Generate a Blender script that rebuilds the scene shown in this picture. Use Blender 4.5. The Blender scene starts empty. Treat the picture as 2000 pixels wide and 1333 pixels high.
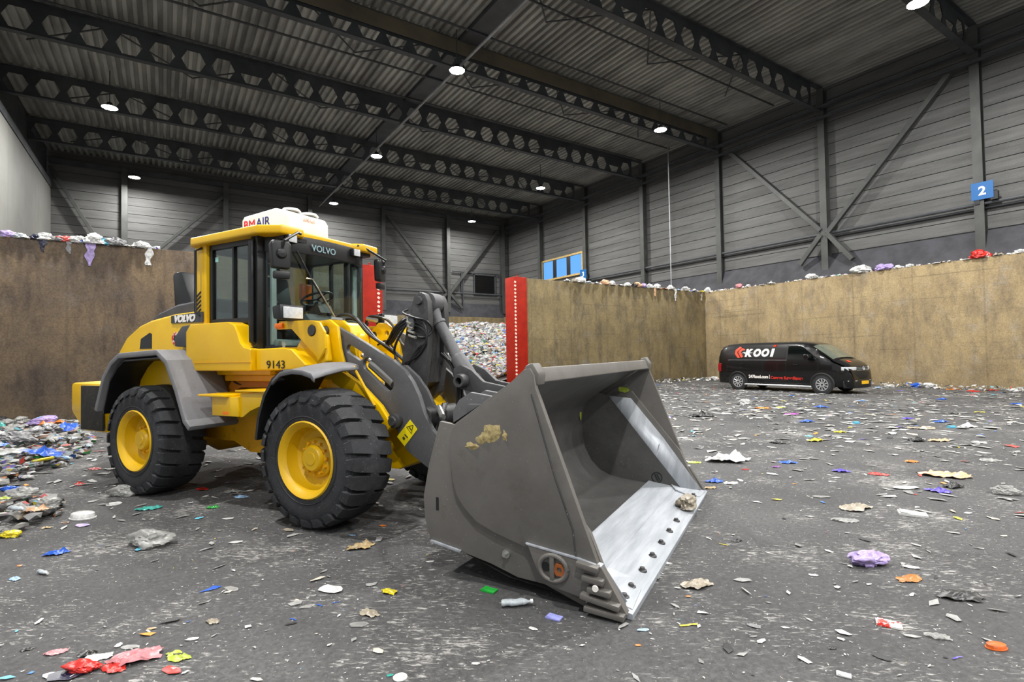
import bpy, bmesh, math, random
from mathutils import Vector, Matrix, noise
from math import sin, cos, pi, radians, sqrt, atan2

S = bpy.context.scene
COL = S.collection
# ------------------------------------------------------------------ camera
YAW, PITCH, ROLL, FPX, EYE = 0.58183, 0.025124, -0.016862, 1032.4, 1.70
_f = Vector((sin(YAW) * cos(PITCH), cos(YAW) * cos(PITCH), sin(PITCH)))
_r = _f.cross(Vector((0, 0, 1))).normalized()
_u = _r.cross(_f)
_R = _r * cos(ROLL) + _u * sin(ROLL)
_U = _u * cos(ROLL) - _r * sin(ROLL)
cam = bpy.data.objects.new('camera', bpy.data.cameras.new('camera'))
COL.objects.link(cam)
cam.data.sensor_width = 36
cam.data.lens = 36 * FPX / 2000
cam.data.clip_start = 0.05
cam.data.clip_end = 300
cam.matrix_world = Matrix(((_R.x, _U.x, -_f.x, 0), (_R.y, _U.y, -_f.y, 0), (_R.z, _U.z, -_f.z, EYE), (0, 0, 0, 1)))
S.camera = cam
# ------------------------------------------------------------------ world, exposure
world = bpy.data.worlds.new('world')
S.world = world
world.use_nodes = True
world.node_tree.nodes['Background'].inputs[0].default_value = (0.95, 0.975, 1.0, 1)
world.node_tree.nodes['Background'].inputs[1].default_value = 0.40      # soft fill light, added; the hall front is left open to admit it
S.view_settings.view_transform = 'Standard'
S.view_settings.look = 'None'
S.view_settings.gamma = 1
S.view_settings.use_curve_mapping = False
S.view_settings.exposure = 0.75
LAMP_W = 940.0      # watts of one high-bay lamp


# ------------------------------------------------------------------ helpers
def lin(c):
    if isinstance(c, str):
        c = tuple(int(c[i:i + 2], 16) / 255 for i in (0, 2, 4))
    return tuple((x / 12.92 if x <= 0.04045 else ((x + 0.055) / 1.055) ** 2.4) for x in c) + (1,)


class NT:
    def __init__(s, name):
        s.m = bpy.data.materials.new(name)
        s.m.use_nodes = True
        s.t = s.m.node_tree
        s.b = s.t.nodes['Principled BSDF']

    def n(s, kind, **kw):
        nd = s.t.nodes.new(kind)
        for k, v in kw.items():
            if k.startswith('i_'):
                nd.inputs[k[2:].replace('_', ' ')].default_value = v
            else:
                setattr(nd, k, v)
        return nd

    def l(s, a, b):
        s.t.links.new(a, b)

    def coord(s, scale=(1, 1, 1), kind='Object'):
        tc = s.n('ShaderNodeTexCoord')
        mp = s.n('ShaderNodeMapping')
        mp.inputs['Scale'].default_value = scale
        s.l(tc.outputs[kind], mp.inputs['Vector'])
        return mp.outputs[0]

    def noise(s, vec, scale, detail=6, rough=0.6, dist=0):
        nd = s.n('ShaderNodeTexNoise', i_Scale=scale, i_Detail=detail, i_Roughness=rough, i_Distortion=dist)
        s.l(vec, nd.inputs['Vector'])
        return nd.outputs['Fac']

    def ramp(s, fac, stops, interp='LINEAR'):
        nd = s.n('ShaderNodeValToRGB')
        cr = nd.color_ramp
        cr.interpolation = interp
        while len(cr.elements) < len(stops):
            cr.elements.new(0.5)
        for e, (p, c) in zip(cr.elements, stops):
            e.position = p
            e.color = c if len(c) == 4 else (*c, 1)
        s.l(fac, nd.inputs[0])
        return nd.outputs[0]

    def mix(s, fac, a, b, mode='MIX'):
        nd = s.n('ShaderNodeMix', data_type='RGBA', blend_type=mode)
        for sock, v in ((nd.inputs[0], fac), (nd.inputs[6], a), (nd.inputs[7], b)):
            if hasattr(v, 'links'):
                s.l(v, sock)
            else:
                sock.default_value = v
        return nd.outputs[2]

    def bump(s, h, strength, dist=0.02):
        nd = s.n('ShaderNodeBump', i_Strength=strength, i_Distance=dist)
        s.l(h, nd.inputs['Height'])
        s.l(nd.outputs[0], s.b.inputs['Normal'])

    def base(s, c, rough=0.6, metal=0.0, spec=0.5):
        if hasattr(c, 'links'):
            s.l(c, s.b.inputs['Base Color'])
        else:
            s.b.inputs['Base Color'].default_value = c
        s.b.inputs['Roughness'].default_value = rough
        s.b.inputs['Metallic'].default_value = metal
        s.b.inputs['Specular IOR Level'].default_value = spec
        return s.m


BW = ((0, 0, 0, 1), (1, 1, 1, 1))


def two(name, c1, c2, scale=4, rough=0.6, metal=0, bump=0, lo=0.38, hi=0.62, stretch=(1, 1, 1), spec=0.5, detail=7):
    t = NT(name)
    v = t.coord(stretch)
    f = t.noise(v, scale, detail)
    col = t.ramp(f, [(lo, lin(c1)), (hi, lin(c2))])
    if bump:
        t.bump(t.noise(v, scale * 6, 4), bump)
    return t.base(col, rough, metal, spec)


def plain(name, c, rough=0.5, metal=0, spec=0.5):
    return two(name, c, c, rough=rough, metal=metal, spec=spec)


class B:
    """collects shapes, then links them as one mesh object"""

    def __init__(s):
        s.bm = bmesh.new()
        s.mi = 0

    def face(s, vs):
        try:
            f = s.bm.faces.new(vs)
            f.material_index = s.mi
            return f
        except ValueError:
            return None

    def box(s, c, d, rot=None):
        c = Vector(c)
        vs = []
        for i in (-1, 1):
            for j in (-1, 1):
                for k in (-1, 1):
                    p = Vector((i * d[0] / 2, j * d[1] / 2, k * d[2] / 2))
                    if rot:
                        p = rot @ p
                    vs.append(s.bm.verts.new(c + p))
        for q in ((0, 1, 3, 2), (4, 6, 7, 5), (0, 4, 5, 1), (2, 3, 7, 6), (0, 2, 6, 4), (1, 5, 7, 3)):
            s.face([vs[i] for i in q])
        return s

    def bx(s, x0, x1, y0, y1, z0, z1):
        return s.box(((x0 + x1) / 2, (y0 + y1) / 2, (z0 + z1) / 2), (abs(x1 - x0), abs(y1 - y0), abs(z1 - z0)))

    def prism(s, pts, a, b, ax='y', pts2=None):
        def P(p, h):
            if ax == 'y':
                return (p[0], h, p[1])
            if ax == 'z':
                return (p[0], p[1], h)
            return (h, p[0], p[1])
        v1 = [s.bm.verts.new(P(p, a)) for p in pts]
        v2 = [s.bm.verts.new(P(p, b)) for p in (pts2 or pts)]
        n = len(pts)
        s.face(v1[::-1])
        s.face(v2)
        for i in range(n):
            s.face([v1[i], v1[(i + 1) % n], v2[(i + 1) % n], v2[i]])
        return s

    def holed(s, pts, holes, a, b):
        """side plate (x,z) outline with round-ended slots cut through, thickness a..b along y"""
        return s

    def tube(s, path, r, n=8, cap=True):
        path = [Vector(p) for p in path]
        rings = []
        up = None
        for i, p in enumerate(path):
            t = (path[min(i + 1, len(path) - 1)] - path[max(i - 1, 0)]).normalized()
            if up is None:
                up = Vector((0, 0, 1)) if abs(t.z) < 0.9 else Vector((1, 0, 0))
            x = t.cross(up).normalized()
            y = x.cross(t).normalized()
            up = y
            rr = r[i] if isinstance(r, (list, tuple)) else r
            rings.append([s.bm.verts.new(p + (x * cos(2 * pi * k / n) + y * sin(2 * pi * k / n)) * rr) for k in range(n)])
        for i in range(len(rings) - 1):
            for k in range(n):
                s.face([rings[i][k], rings[i][(k + 1) % n], rings[i + 1][(k + 1) % n], rings[i + 1][k]])
        if cap:
            s.face(rings[0][::-1])
            s.face(rings[-1])
        return s

    def bar(s, p0, p1, w, h):
        p0, p1 = Vector(p0), Vector(p1)
        d = p1 - p0
        q = d.to_track_quat('X', 'Z')
        return s.box((p0 + p1) / 2, (d.length, w, h), q.to_matrix())

    def lathe(s, prof, c=(0, 0, 0), ax='y', n=32, close=False, cap=True):
        """prof = (radius, along-axis)"""
        c = Vector(c)
        rings = []
        for r, a in prof:
            ring = []
            for k in range(n):
                t = 2 * pi * k / n
                if ax == 'y':
                    p = Vector((r * cos(t), a, r * sin(t)))
                elif ax == 'z':
                    p = Vector((r * cos(t), r * sin(t), a))
                else:
                    p = Vector((a, r * cos(t), r * sin(t)))
                ring.append(s.bm.verts.new(c + p))
            rings.append(ring)
        m = len(rings)
        for i in range(m if close else m - 1):
            for k in range(n):
                s.face([rings[i][k], rings[i][(k + 1) % n], rings[(i + 1) % m][(k + 1) % n], rings[(i + 1) % m][k]])
        if not close and cap:
            if prof[0][0] > 1e-4:
                s.face(rings[0][::-1])
            if prof[-1][0] > 1e-4:
                s.face(rings[-1])
        return s

    def grid(s, rows, thick=0, flip=False):
        g = [[s.bm.verts.new(p) for p in r] for r in rows]
        for i in range(len(g) - 1):
            for j in range(len(g[0]) - 1):
                q = [g[i][j], g[i][j + 1], g[i + 1][j + 1], g[i + 1][j]]
                s.face(q[::-1] if flip else q)
        return g

    def done(s, name, mat, parent=None, bevel=0, smooth=True, seg=2, angle=35, merge=True, solid=0, loc=None):
        bm = s.bm
        if merge:
            bmesh.ops.remove_doubles(bm, verts=bm.verts, dist=1e-5)
        bmesh.ops.recalc_face_normals(bm, faces=bm.faces)
        if bevel:
            es = [e for e in bm.edges if len(e.link_faces) == 2 and e.calc_face_angle(0) > radians(30)]
            bmesh.ops.bevel(bm, geom=es, offset=bevel, segments=seg, affect='EDGES', profile=0.6, clamp_overlap=True)
        me = bpy.data.meshes.new(name)
        bm.to_mesh(me)
        bm.free()
        for m in (mat if isinstance(mat, (list, tuple)) else [mat]):
            me.materials.append(m)
        if smooth:
            me.shade_smooth()
            me.set_sharp_from_angle(angle=radians(angle))
        o = bpy.data.objects.new(name, me)
        COL.objects.link(o)
        if parent:
            o.parent = parent
        if loc:
            o.location = loc
        if solid:
            md = o.modifiers.new('solid', 'SOLIDIFY')
            md.thickness = solid
            md.offset = 0
        return o


def tag(o, label=None, cat=None, group=None, kind=None):
    if label:
        o['label'] = label
    if cat:
        o['category'] = cat
    if group:
        o['group'] = group
    if kind:
        o['kind'] = kind
    return o


def thing(name, label, cat, loc=(0, 0, 0), rz=0, group=None, parent=None):
    o = bpy.data.objects.new(name, None)
    COL.objects.link(o)
    o.empty_display_size = 0.1
    o.location = loc
    o.rotation_euler = (0, 0, rz)
    return tag(o, label, cat, group)


def copy_tree(o, parent=None):
    c = o.copy()
    COL.objects.link(c)
    c.parent = parent
    for ch in list(o.children):
        copy_tree(ch, c)
    return c


def lettering(name, text, mat, parent, loc, size, rot, shear=0.0, bold=0.0, ext=0.002, align='LEFT', sx=1.0):
    cu = bpy.data.curves.new(name, 'FONT')
    cu.body = text
    cu.size = size
    cu.shear = shear
    cu.offset = bold
    cu.extrude = ext
    cu.align_x = align
    o = bpy.data.objects.new(name, cu)
    COL.objects.link(o)
    dg = bpy.context.evaluated_depsgraph_get()
    me = bpy.data.meshes.new_from_object(o.evaluated_get(dg))
    bpy.data.objects.remove(o)
    me.name = name
    me.materials.clear()
    me.materials.append(mat)
    o = bpy.data.objects.new(name, me)
    COL.objects.link(o)
    o.parent = parent
    o.location = loc
    o.rotation_euler = rot
    o.scale = (sx, 1, 1)
    return o


def fit(o, x0, x1, z0, z1):
    """stretch upright lettering to a width and a height"""
    vs = [v.co for v in o.data.vertices]
    a, b = min(v.x for v in vs), max(v.x for v in vs)
    c, d = min(v.y for v in vs), max(v.y for v in vs)
    for v in vs:
        v.x = (v.x - a) / (b - a) * (x1 - x0)
        v.y = (v.y - c) / (d - c) * (z1 - z0)
    o.location.x, o.location.z = x0, z0
    o.scale = (1, 1, 1)
    return o


# ------------------------------------------------------------------ hall dimensions
XW, YP, YB, XL = 27.3, 20.2, 42.8, -5.95          # right push wall, partition, back wall, left wall
WALL_H, BEAM_Z, DECK_Z = 5.25, 13.7, 15.05
BAYS = [7.38, 13.45, 19.5, 25.55, 31.6, 37.65]

# ------------------------------------------------------------------ hall materials
def mat_floor():
    t = NT('worn_asphalt')
    v = t.coord()
    big = t.noise(v, 0.45, 5)
    c = t.ramp(big, [(0.32, lin('434344')), (0.68, lin('5c5b5b'))])
    fine = t.noise(v, 26, 6, 0.8)
    c = t.mix(t.ramp(fine, [(0.40, BW[0]), (0.60, (0.7, 0.7, 0.7, 1))]), c, lin('333333'))
    # fibres, film and paper dust trodden into the surface, smeared along the driving tracks
    tc = t.n('ShaderNodeTexCoord')
    m1 = t.n('ShaderNodeMapping')
    m1.inputs['Rotation'].default_value = (0, 0, radians(38))
    t.l(tc.outputs['Object'], m1.inputs['Vector'])
    m2 = t.n('ShaderNodeMapping')
    m2.inputs['Scale'].default_value = (0.42, 1.5, 1)
    t.l(m1.outputs[0], m2.inputs['Vector'])
    w = t.noise(m2.outputs[0], 21, 7, 0.75, 0.8)
    w3 = t.noise(m2.outputs[0], 30, 6, 0.72, 0.5)
    patch = t.noise(v, 1.1, 4, .65)

    def mad(a, k, b):
        n = t.n('ShaderNodeMath', operation='MULTIPLY_ADD')
        t.l(a, n.inputs[0])
        n.inputs[1].default_value = k
        t.l(b, n.inputs[2])
        return n.outputs[0]
    c = t.mix(t.ramp(mad(patch, .55, w), [(0.87, BW[0]), (0.98, (0.6, 0.6, 0.6, 1))]), c, lin('a8a6a0'))
    c = t.mix(t.ramp(mad(patch, .45, w3), [(0.81, BW[0]), (0.885, (0.7, 0.7, 0.7, 1))]), c, lin('b4b2ae'))
    vo = t.n('ShaderNodeTexVoronoi', i_Scale=26.0)
    t.l(v, vo.inputs['Vector'])
    sp = t.ramp(vo.outputs['Distance'], [(0.07, (1, 1, 1, 1)), (0.13, (0, 0, 0, 1))])
    pk = t.n('ShaderNodeSeparateColor')
    t.l(vo.outputs['Color'], pk.inputs[0])
    mm = t.n('ShaderNodeMath', operation='MULTIPLY')
    t.l(sp, mm.inputs[0])
    t.l(t.ramp(pk.outputs[0], [(0.60, BW[0]), (0.64, BW[1])]), mm.inputs[1])
    c = t.mix(mm.outputs[0], c, lin('bcbab6'))
    for sc_, lo_ in ((75.0, .80), (52.0, .86)):
        vq = t.n('ShaderNodeTexVoronoi', i_Scale=sc_, i_Randomness=1.0)
        wq = t.n('ShaderNodeMix', data_type='VECTOR')
        wq.inputs[0].default_value = .03
        nq = t.n('ShaderNodeTexNoise', i_Scale=40.0)
        t.l(v, nq.inputs['Vector'])
        t.l(v, wq.inputs[4])
        t.l(nq.outputs['Color'], wq.inputs[5])
        t.l(wq.outputs[1], vq.inputs['Vector'])
        kq = t.n('ShaderNodeSeparateColor')
        t.l(vq.outputs['Color'], kq.inputs[0])
        q_ = t.n('ShaderNodeMath', operation='MULTIPLY')
        t.l(t.ramp(vq.outputs['Distance'], [(0.22, BW[1]), (0.36, BW[0])]), q_.inputs[0])
        t.l(t.ramp(mad(patch, .5, kq.outputs[1]), [(lo_ + .28, BW[0]), (lo_ + .30, BW[1])]), q_.inputs[1])
        c = t.mix(q_.outputs[0], c, lin('b6b4b0'))
    # dark oily drag marks
    c = t.mix(t.ramp(t.noise(m2.outputs[0], .8, 5, .6), [(.60, BW[0]), (.75, (.55, .55, .55, 1))]), c, lin('2c2c2d'))
    t.bump(fine, 0.35, 0.01)
    return t.base(c, 0.75, 0, 0.3)


def mat_concrete(name, a, b, cc, grey, gx):
    t = NT(name)
    v = t.coord()
    vs = t.coord((1, 1, 0.35))
    n1 = t.noise(v, 0.55, 8, 0.65)
    n2 = t.noise(vs, 2.2, 8, 0.7)
    c = t.mix(t.ramp(n1, [(0.34, BW[0]), (0.64, BW[1])]), lin(a), lin(b))
    c = t.mix(t.ramp(n2, [(0.45, BW[0]), (0.68, (0.9, 0.9, 0.9, 1))]), c, lin(cc))
    n3 = t.noise(v, 1.3, 6, 0.7)
    c = t.mix(t.ramp(n3, [(0.55, BW[0]), (0.75, (0.7, 0.7, 0.7, 1))]), c, lin(grey))
    # scrape lines along the wall
    n4 = t.noise(t.coord((0.12, 0.12, 7)), 1.6, 5, 0.6)
    c = t.mix(t.ramp(n4, [(0.60, BW[0]), (0.66, (0.35, 0.35, 0.35, 1))]), c, lin('4a4238'))
    # pour joints every 2.4 m
    wv = t.n('ShaderNodeTexWave', i_Scale=.1309, i_Distortion=0.0)
    wv.bands_direction = 'X' if gx == 0 else 'Y'
    t.l(v, wv.inputs['Vector'])
    c = t.mix(t.ramp(wv.outputs['Fac'], [(0.0, (.22, .22, .22, 1)), (.0008, BW[0])]), c, lin('3a342c'))
    fine = t.noise(v, 22, 6, .75)
    c = t.mix(0.55, c, t.ramp(fine, [(0.3, (0.25, 0.25, 0.25, 1)), (0.7, (0.95, 0.95, 0.95, 1))]), 'OVERLAY')
    t.bump(fine, 0.25, 0.01)
    return t.base(c, 0.85, 0, 0.25)


def mat_cladding(name, a, b, sc=(0.25, 0.25, 3)):
    t = NT(name)
    g = t.n('ShaderNodeNewGeometry')
    n = t.noise(t.coord(sc), 1.2, 6, 0.7)
    m1 = t.n('ShaderNodeMath', operation='MULTIPLY_ADD')
    t.l(g.outputs['Random Per Island'], m1.inputs[0])
    m1.inputs[1].default_value = 0.12
    t.l(n, m1.inputs[2])
    c = t.ramp(m1.outputs[0], [(0.42, lin(a)), (0.78, lin(b))])
    f = t.noise(t.coord((1, 1, 1)), 40, 3, 0.7)
    c = t.mix(0.3, c, t.ramp(f, [(0.3, (0.2, 0.2, 0.2, 1)), (0.7, (0.85, 0.85, 0.85, 1))]), 'OVERLAY')
    return t.base(c, 0.7, 0.0, 0.3)


M_floor = mat_floor()
M_wallR = mat_concrete('stained_concrete_ochre', '7b6b50', '968564', '6b5f4d', '8c8479', 1)
M_wallP = mat_concrete('stained_concrete_olive', '685c42', '7d6f50', '524a3c', '76726a', 0)
M_wallL = mat_concrete('stained_concrete_brown', '52483f', '6c5c48', '3f3733', '645d57', 0)
M_clad = mat_cladding('grey_cladding', '4b4b4a', '626261')
M_dark = two('dark_plinth', '2c2c30', '3b3b40', 1.5, 0.8)
M_left = two('smooth_panel', '62625e', '70706b', 0.3, 0.7)
M_deck = two('galvanised_deck', '82827e', 'a8a8a2', 0.7, 0.55, 0.3, stretch=(2, 0.4, 1))
M_steel = two('dark_painted_steel', '37393c', '45474a', 1.2, 0.6, 0.2)
M_col = two('grey_column_paint', '383938', '464745', 1.2, 0.6, 0.1)
M_beam = two('beam_paint', '34373a', '44474a', 1.0, 0.6, 0.2)
M_pipe = two('pale_pipe', '86888a', '9c9ea0', 2, 0.4, 0.5)
M_red = two('red_armour_paint', '8e1806', '9e200a', 3, 0.6, bump=0.05, spec=.2)
M_white = plain('white_paint', 'e6e2dc', 0.6)
M_blue = plain('sign_blue', '0b5590', 0.4)
M_black = plain('black_plastic', '141416', 0.45)
M_wood = two('pine_frame', 'a58a52', 'bfa468', 5, 0.6)

# ------------------------------------------------------------------ hall
def struct(b, name, mat, **kw):
    return tag(b.done(name, mat, **kw), kind='structure')


struct(B().bx(-12, 30, -30, 46, -0.3, 0), 'floor', M_floor)
struct(B().bx(XW, XW + 0.5, -22, YB + .2, -0.05, WALL_H), 'wall_right', M_wallR, bevel=0.02)
struct(B().prism([(XW + 0.24, WALL_H - .3), (XW + 0.24, WALL_H - 0.01), (XW + 0.85, 6.45), (XW + 1.0, 6.45), (XW + 1.0, WALL_H - .3)], -22, YB + .2), 'wall_right_plinth', M_dark)


def cladding(fixed, a, b, z0, z1, axis, pitch=0.56):
    q = B()
    z = z0
    while z < z1 - 0.05:
        t = min(z + pitch - 0.03, z1)
        e = 0.012 * random.Random(int(z * 100)).random()
        if axis == 'x':
            q.bx(fixed - e, fixed + 0.1, a, b, z, t)
        else:
            q.bx(a, b, fixed - e, fixed + 0.1, z, t)
        z += pitch
    return q


clad = cladding(XW + 0.85, -22, YB + .4, 6.5, 15.4, 'x')
clad.mi = 1
clad.bx(XW + 0.9, XW + 1.1, -22, YB + 1, 6.4, 15.6)
struct(clad, 'wall_right_cladding', [M_clad, M_steel], merge=False)
struct(B().bx(-6.4, XW + .5, YB, YB + .4, -0.05, 5.2), 'wall_back', M_wallP)
struct(B().prism([(YB + .02, 4.9), (YB + .02, 5.2), (YB + .5, 6.5), (YB + .7, 6.5), (YB + .7, 4.9)], -6.4, XW + .9, ax='x'), 'wall_back_plinth', M_dark)
clad = cladding(YB + 0.5, -6.4, XW + 1, 6.5, 15.4, 'y')
clad.mi = 1
clad.bx(-6.4, XW + 1, YB + .55, YB + .75, 6.4, 15.6)
struct(clad, 'wall_back_cladding', [M_clad, M_steel], merge=False)
lw = B()
for k in range(6):
    lw.bx(XL - .2, XL, 22 + 3.5 * k, 22 + 3.5 * (k + 1) - 0.025 + (.3 if k == 5 else 0), 0, 12.7)
struct(lw, 'wall_left', M_left)
struct(B().bx(XL - .45, XL + .05, 20, YB + .4, 12.6, 13.0).bx(XL - .3, XL - .2, 20, YB + .4, 13, 15.3), 'trim_1', M_steel)

# corrugated roof deck, ribs along Y
prof = []
x = -9.0
while x < 29:
    prof += [(x, DECK_Z), (x + .13, DECK_Z), (x + .16, DECK_Z + .13), (x + .29, DECK_Z + .13)]
    x += .32
q = B()
q.grid([[(px, y, pz) for px, pz in prof] for y in (-22, YB + .6)])
struct(q, 'ceiling', M_deck, smooth=False)
struct(B().bx(-9, 29, -22, YB + .6, DECK_Z + .2, DECK_Z + .3), 'roof', M_steel)


def castellated(y, half_all=False):
    """one castellated beam: hexagonal web openings, two flanges"""
    q = B()
    x0, n = -5.57 - 1.1, 31
    h = 0.58
    for i in range(n):
        cx = x0 + 1.1 * i
        half = half_all or (cx > 2.5 and abs(((cx - 3.23) / 5.5) - round((cx - 3.23) / 5.5)) < 0.05)
        for side in (-0.012, 0.012):
            C = [(cx - .55, BEAM_Z + .03), (cx - .55, BEAM_Z + .55), (cx - .55, BEAM_Z + 1.22), (cx + .55, BEAM_Z + 1.22), (cx + .55, BEAM_Z + .55), (cx + .55, BEAM_Z + .03)]
            z = BEAM_Z + .55
            Hx = [(cx - .44, z), (cx - .23, z + .4), (cx + .23, z + .4), (cx + .44, z), (cx + .23, z - .4), (cx - .23, z - .4)]
            P = lambda p: q.bm.verts.new((p[0], y + side, p[1]))
            c = [P(p) for p in C]
            hx = [P(p) for p in Hx]
            q.face([c[1], c[2], hx[1], hx[0]])
            q.face([c[2], c[3], hx[2], hx[1]])
            q.face([c[3], c[4], hx[3], hx[2]])
            q.face([c[4], c[5], hx[4], hx[3]])
            q.face([c[5], c[0], hx[5], hx[4]])
            q.face([c[0], c[1], hx[0], hx[5]])
            if half:
                q.face([hx[0], hx[1], hx[2], hx[3]])
    q.bx(x0 - .55, XW + .5, y - .13, y + .13, BEAM_Z, BEAM_Z + .03)
    q.bx(x0 - .55, XW + .5, y - .13, y + .13, BEAM_Z + 1.22, BEAM_Z + 1.26)
    return q


beam_words = ['nearest in view, above the column with the number 2 sign', 'second from the front of the view', 'with boxed upper web above the nearest lamp row', 'third before the back wall', 'second before the back wall', 'last before the back wall']
for y, wd in zip(BAYS, beam_words):
    o = castellated(y, y == 19.5).done('castellated_beam', M_beam, smooth=False, merge=False)
    tag(o, 'dark grey castellated roof beam ' + wd, 'roof beam', 'castellated roof beams', 'structure')
struct(B().bx(-6.6, XW + .3, 19.34, 19.37, BEAM_Z + .62, BEAM_Z + 1.2), 'trim_2', two('fire_board', '4c463c', '5e5747', 0.6, 0.8))
# wall posts
def hpost(x, y, z0, z1, facex, w=.32, d=.42):
    q = B()
    if facex:
        q.bx(x, x + .03, y - w / 2, y + w / 2, z0, z1).bx(x + d - .03, x + d, y - w / 2, y + w / 2, z0, z1).bx(x + .03, x + d - .03, y - .012, y + .012, z0, z1)
    else:
        q.bx(x - w / 2, x + w / 2, y, y + .03, z0, z1).bx(x - w / 2, x + w / 2, y + d - .03, y + d, z0, z1).bx(x - .012, x + .012, y + .03, y + d - .03, z0, z1)
    return q


for i, y in enumerate(BAYS):
    o = hpost(XW + .46, y, 5.6, BEAM_Z + 1.2, True, .32, .4).done('steel_column', M_col, smooth=False)
    tag(o, 'grey steel wall column on the right wall, ' + ['with the number 2 sign', 'where four braces meet', 'left of the brace bay', 'between two pipe rails, above the partition end', 'with the number 3 sign beside the window', 'at the far side of the window'][i], 'column', 'columns of the right wall', 'structure')
for i, xx in enumerate((-2.2, 3.7, 9.5, 15.4, 21.45, 27.3)):
    o = hpost(xx, YB - .05, 5.6, 14.4, False).done('steel_column', M_col, smooth=False)
    tag(o, 'grey steel wall column on the back wall, ' + ['behind the left partition litter', 'behind the loader cab roof', 'hidden behind the white roof box', 'right of the red mirror post', 'where four braces meet', 'in the far corner'][i], 'column', 'columns of the back wall', 'structure')


def brace(p, r, words):
    o = B().bar(p[0], p[1], .22, .22).done('steel_brace', M_col, bevel=.02, smooth=False)
    tag(o, words, 'brace', 'diagonal wall braces', 'structure')


xb = XW + .5
brace([(xb, 18.6, 13.35), (xb, 13.6, 7.7)], .1, 'square steel brace on the right wall, upper left arm of the cross')
brace([(xb, 8.2, 13.3), (xb, 13.3, 7.5)], .1, 'square steel brace on the right wall, upper right arm of the cross')
brace([(xb, 13.3, 7.5), (xb - .15, 12.1, 6.0)], .1, 'short steel brace on the right wall, lower right foot of the cross')
brace([(xb, 13.6, 7.5), (xb - .15, 14.65, 6.1)], .1, 'short steel brace on the right wall, lower left foot of the cross')
yb = YB + .15
brace([(-5.97, yb, 13.94), (-2.9, yb, 8.2)], .1, 'square steel brace on the back wall beside the smooth left wall')
brace([(3.64, yb, 13.5), (-1.3, yb, 8.2)], .1, 'square steel brace on the back wall running down left of the loader cab')
brace([(15.83, yb, 13.63), (21.24, yb, 7.42)], .1, 'square steel brace on the back wall, upper left arm of the cross')
brace([(26.77, yb, 13.59), (21.6, yb, 7.3)], .1, 'square steel brace on the back wall, upper right arm of the cross')
brace([(21.3, yb, 7.3), (19.8, yb - .1, 6.0)], .1, 'short steel brace on the back wall, lower left foot of the cross')
brace([(21.6, yb, 7.3), (22.8, yb - .1, 6.0)], .1, 'short steel brace on the back wall, lower right foot of the cross')

# rails, pipes and roof rods
tag(B().tube([(XW + .6, -20, 7.52), (XW + .6, YB + .3, 7.52)], .07).tube([(XW + .72, -20, 7.36), (XW + .72, YB + .3, 7.36)], .045).done('wall_pipe', M_steel), 'dark pipe rail along the right wall cladding', 'pipe', kind='structure')
tag(B().tube([(-6, YB + .3, 7.4), (XW, YB + .3, 7.4)], .07).tube([(22.9, YB + .3, 7.4), (22.9, YB + .3, 9.4)], .06).tube([(22, YB + .3, 9.4), (27, YB + .3, 9.4)], .06).done('wall_pipe', M_steel), 'dark pipe rail along the back wall cladding', 'pipe', kind='structure')
tag(B().bx(XW + .1, XW + .4, -20, YB, BEAM_Z + .1, BEAM_Z + .2).bx(XW + .25, XW + .35, -20, YB, BEAM_Z - .42, BEAM_Z - .3).done('eave_rail', M_steel, smooth=False), 'double steel eave rail along the top of the right wall', 'rail', kind='structure')
tag(B().bx(-6, XW, YB + .1, YB + .35, 14.15, 14.45).done('eave_rail', M_steel, smooth=False), 'steel eave beam along the top of the back wall', 'rail', kind='structure')
struct(B().bx(10.35, 11.2, 12, YB, DECK_Z - .18, DECK_Z - .02), 'trim_3', M_steel)
tag(B().tube([(10.2, 9, BEAM_Z - .06), (10.2, YB, BEAM_Z - .06)], .055).done('sprinkler_pipe', M_pipe), 'pale pipe under the roof beams leading to the back wall', 'pipe', kind='structure')
tag(B().tube([(10.0, 12, BEAM_Z - .12), (XW, 12, 13.58)], .0).done('sprinkler_pipe', M_steel), 'x', 'pipe', kind='structure') if 0 else None
for y, wd in ((22.6, 'between the boxed beam and the next one'), (25.0, 'close to the third beam before the back wall'), (15.6, 'in front of the boxed beam'), (18.4, 'just in front of the boxed beam')):
    tag(B().tube([(-6, y, 14.82), (XW, y, 14.82)], .045, 6).done('roof_pipe', M_steel), 'thin dark pipe under the roof deck ' + wd, 'pipe', kind='structure')
rods = []
for j, y in enumerate(BAYS[1:-1] + [37.65]):
    y2 = y + 6.05
    for k in range(-1, 4):
        xn = 4.0 + 5.8 * k
        rods.append(((xn, y + .2), (xn + 2.9, y + 3.0)))
        rods.append(((xn, y + .2), (xn - 2.9, y + 3.0)))
for (a, b) in rods:
    if -6 < a[0] < 27 and -6 < b[0] < 27 and b[1] < YB:
        tag(B().tube([(*a, 14.85), (*b, 14.9)], .035, 5).done('roof_brace', M_steel), 'thin dark steel brace rod under the ribbed roof deck', 'brace', 'roof brace rods', 'structure')
o = B().tube([(25.6, 21.3, 4.9), (25.6, 21.3, 14.9)], .03, 6).done('drop_pipe', M_pipe)
tag(o, 'thin pale vertical pipe hanging from the roof behind the partition', 'pipe', kind='structure')

# partitions with red armoured ends
def wall_panels(x0, x1, name, mat):
    q = B()
    q.bx(x0, x1, YP, YP + .7, -.05, WALL_H)
    return struct(q, name, mat, bevel=.02)


wall_panels(-14, 6.3, 'wall_partition_left', M_wallL)
wall_panels(14.15, XW, 'wall_partition_right', M_wallP)
M_stripe = plain('stripe_white', 'dcc8b8', .6)


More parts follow.
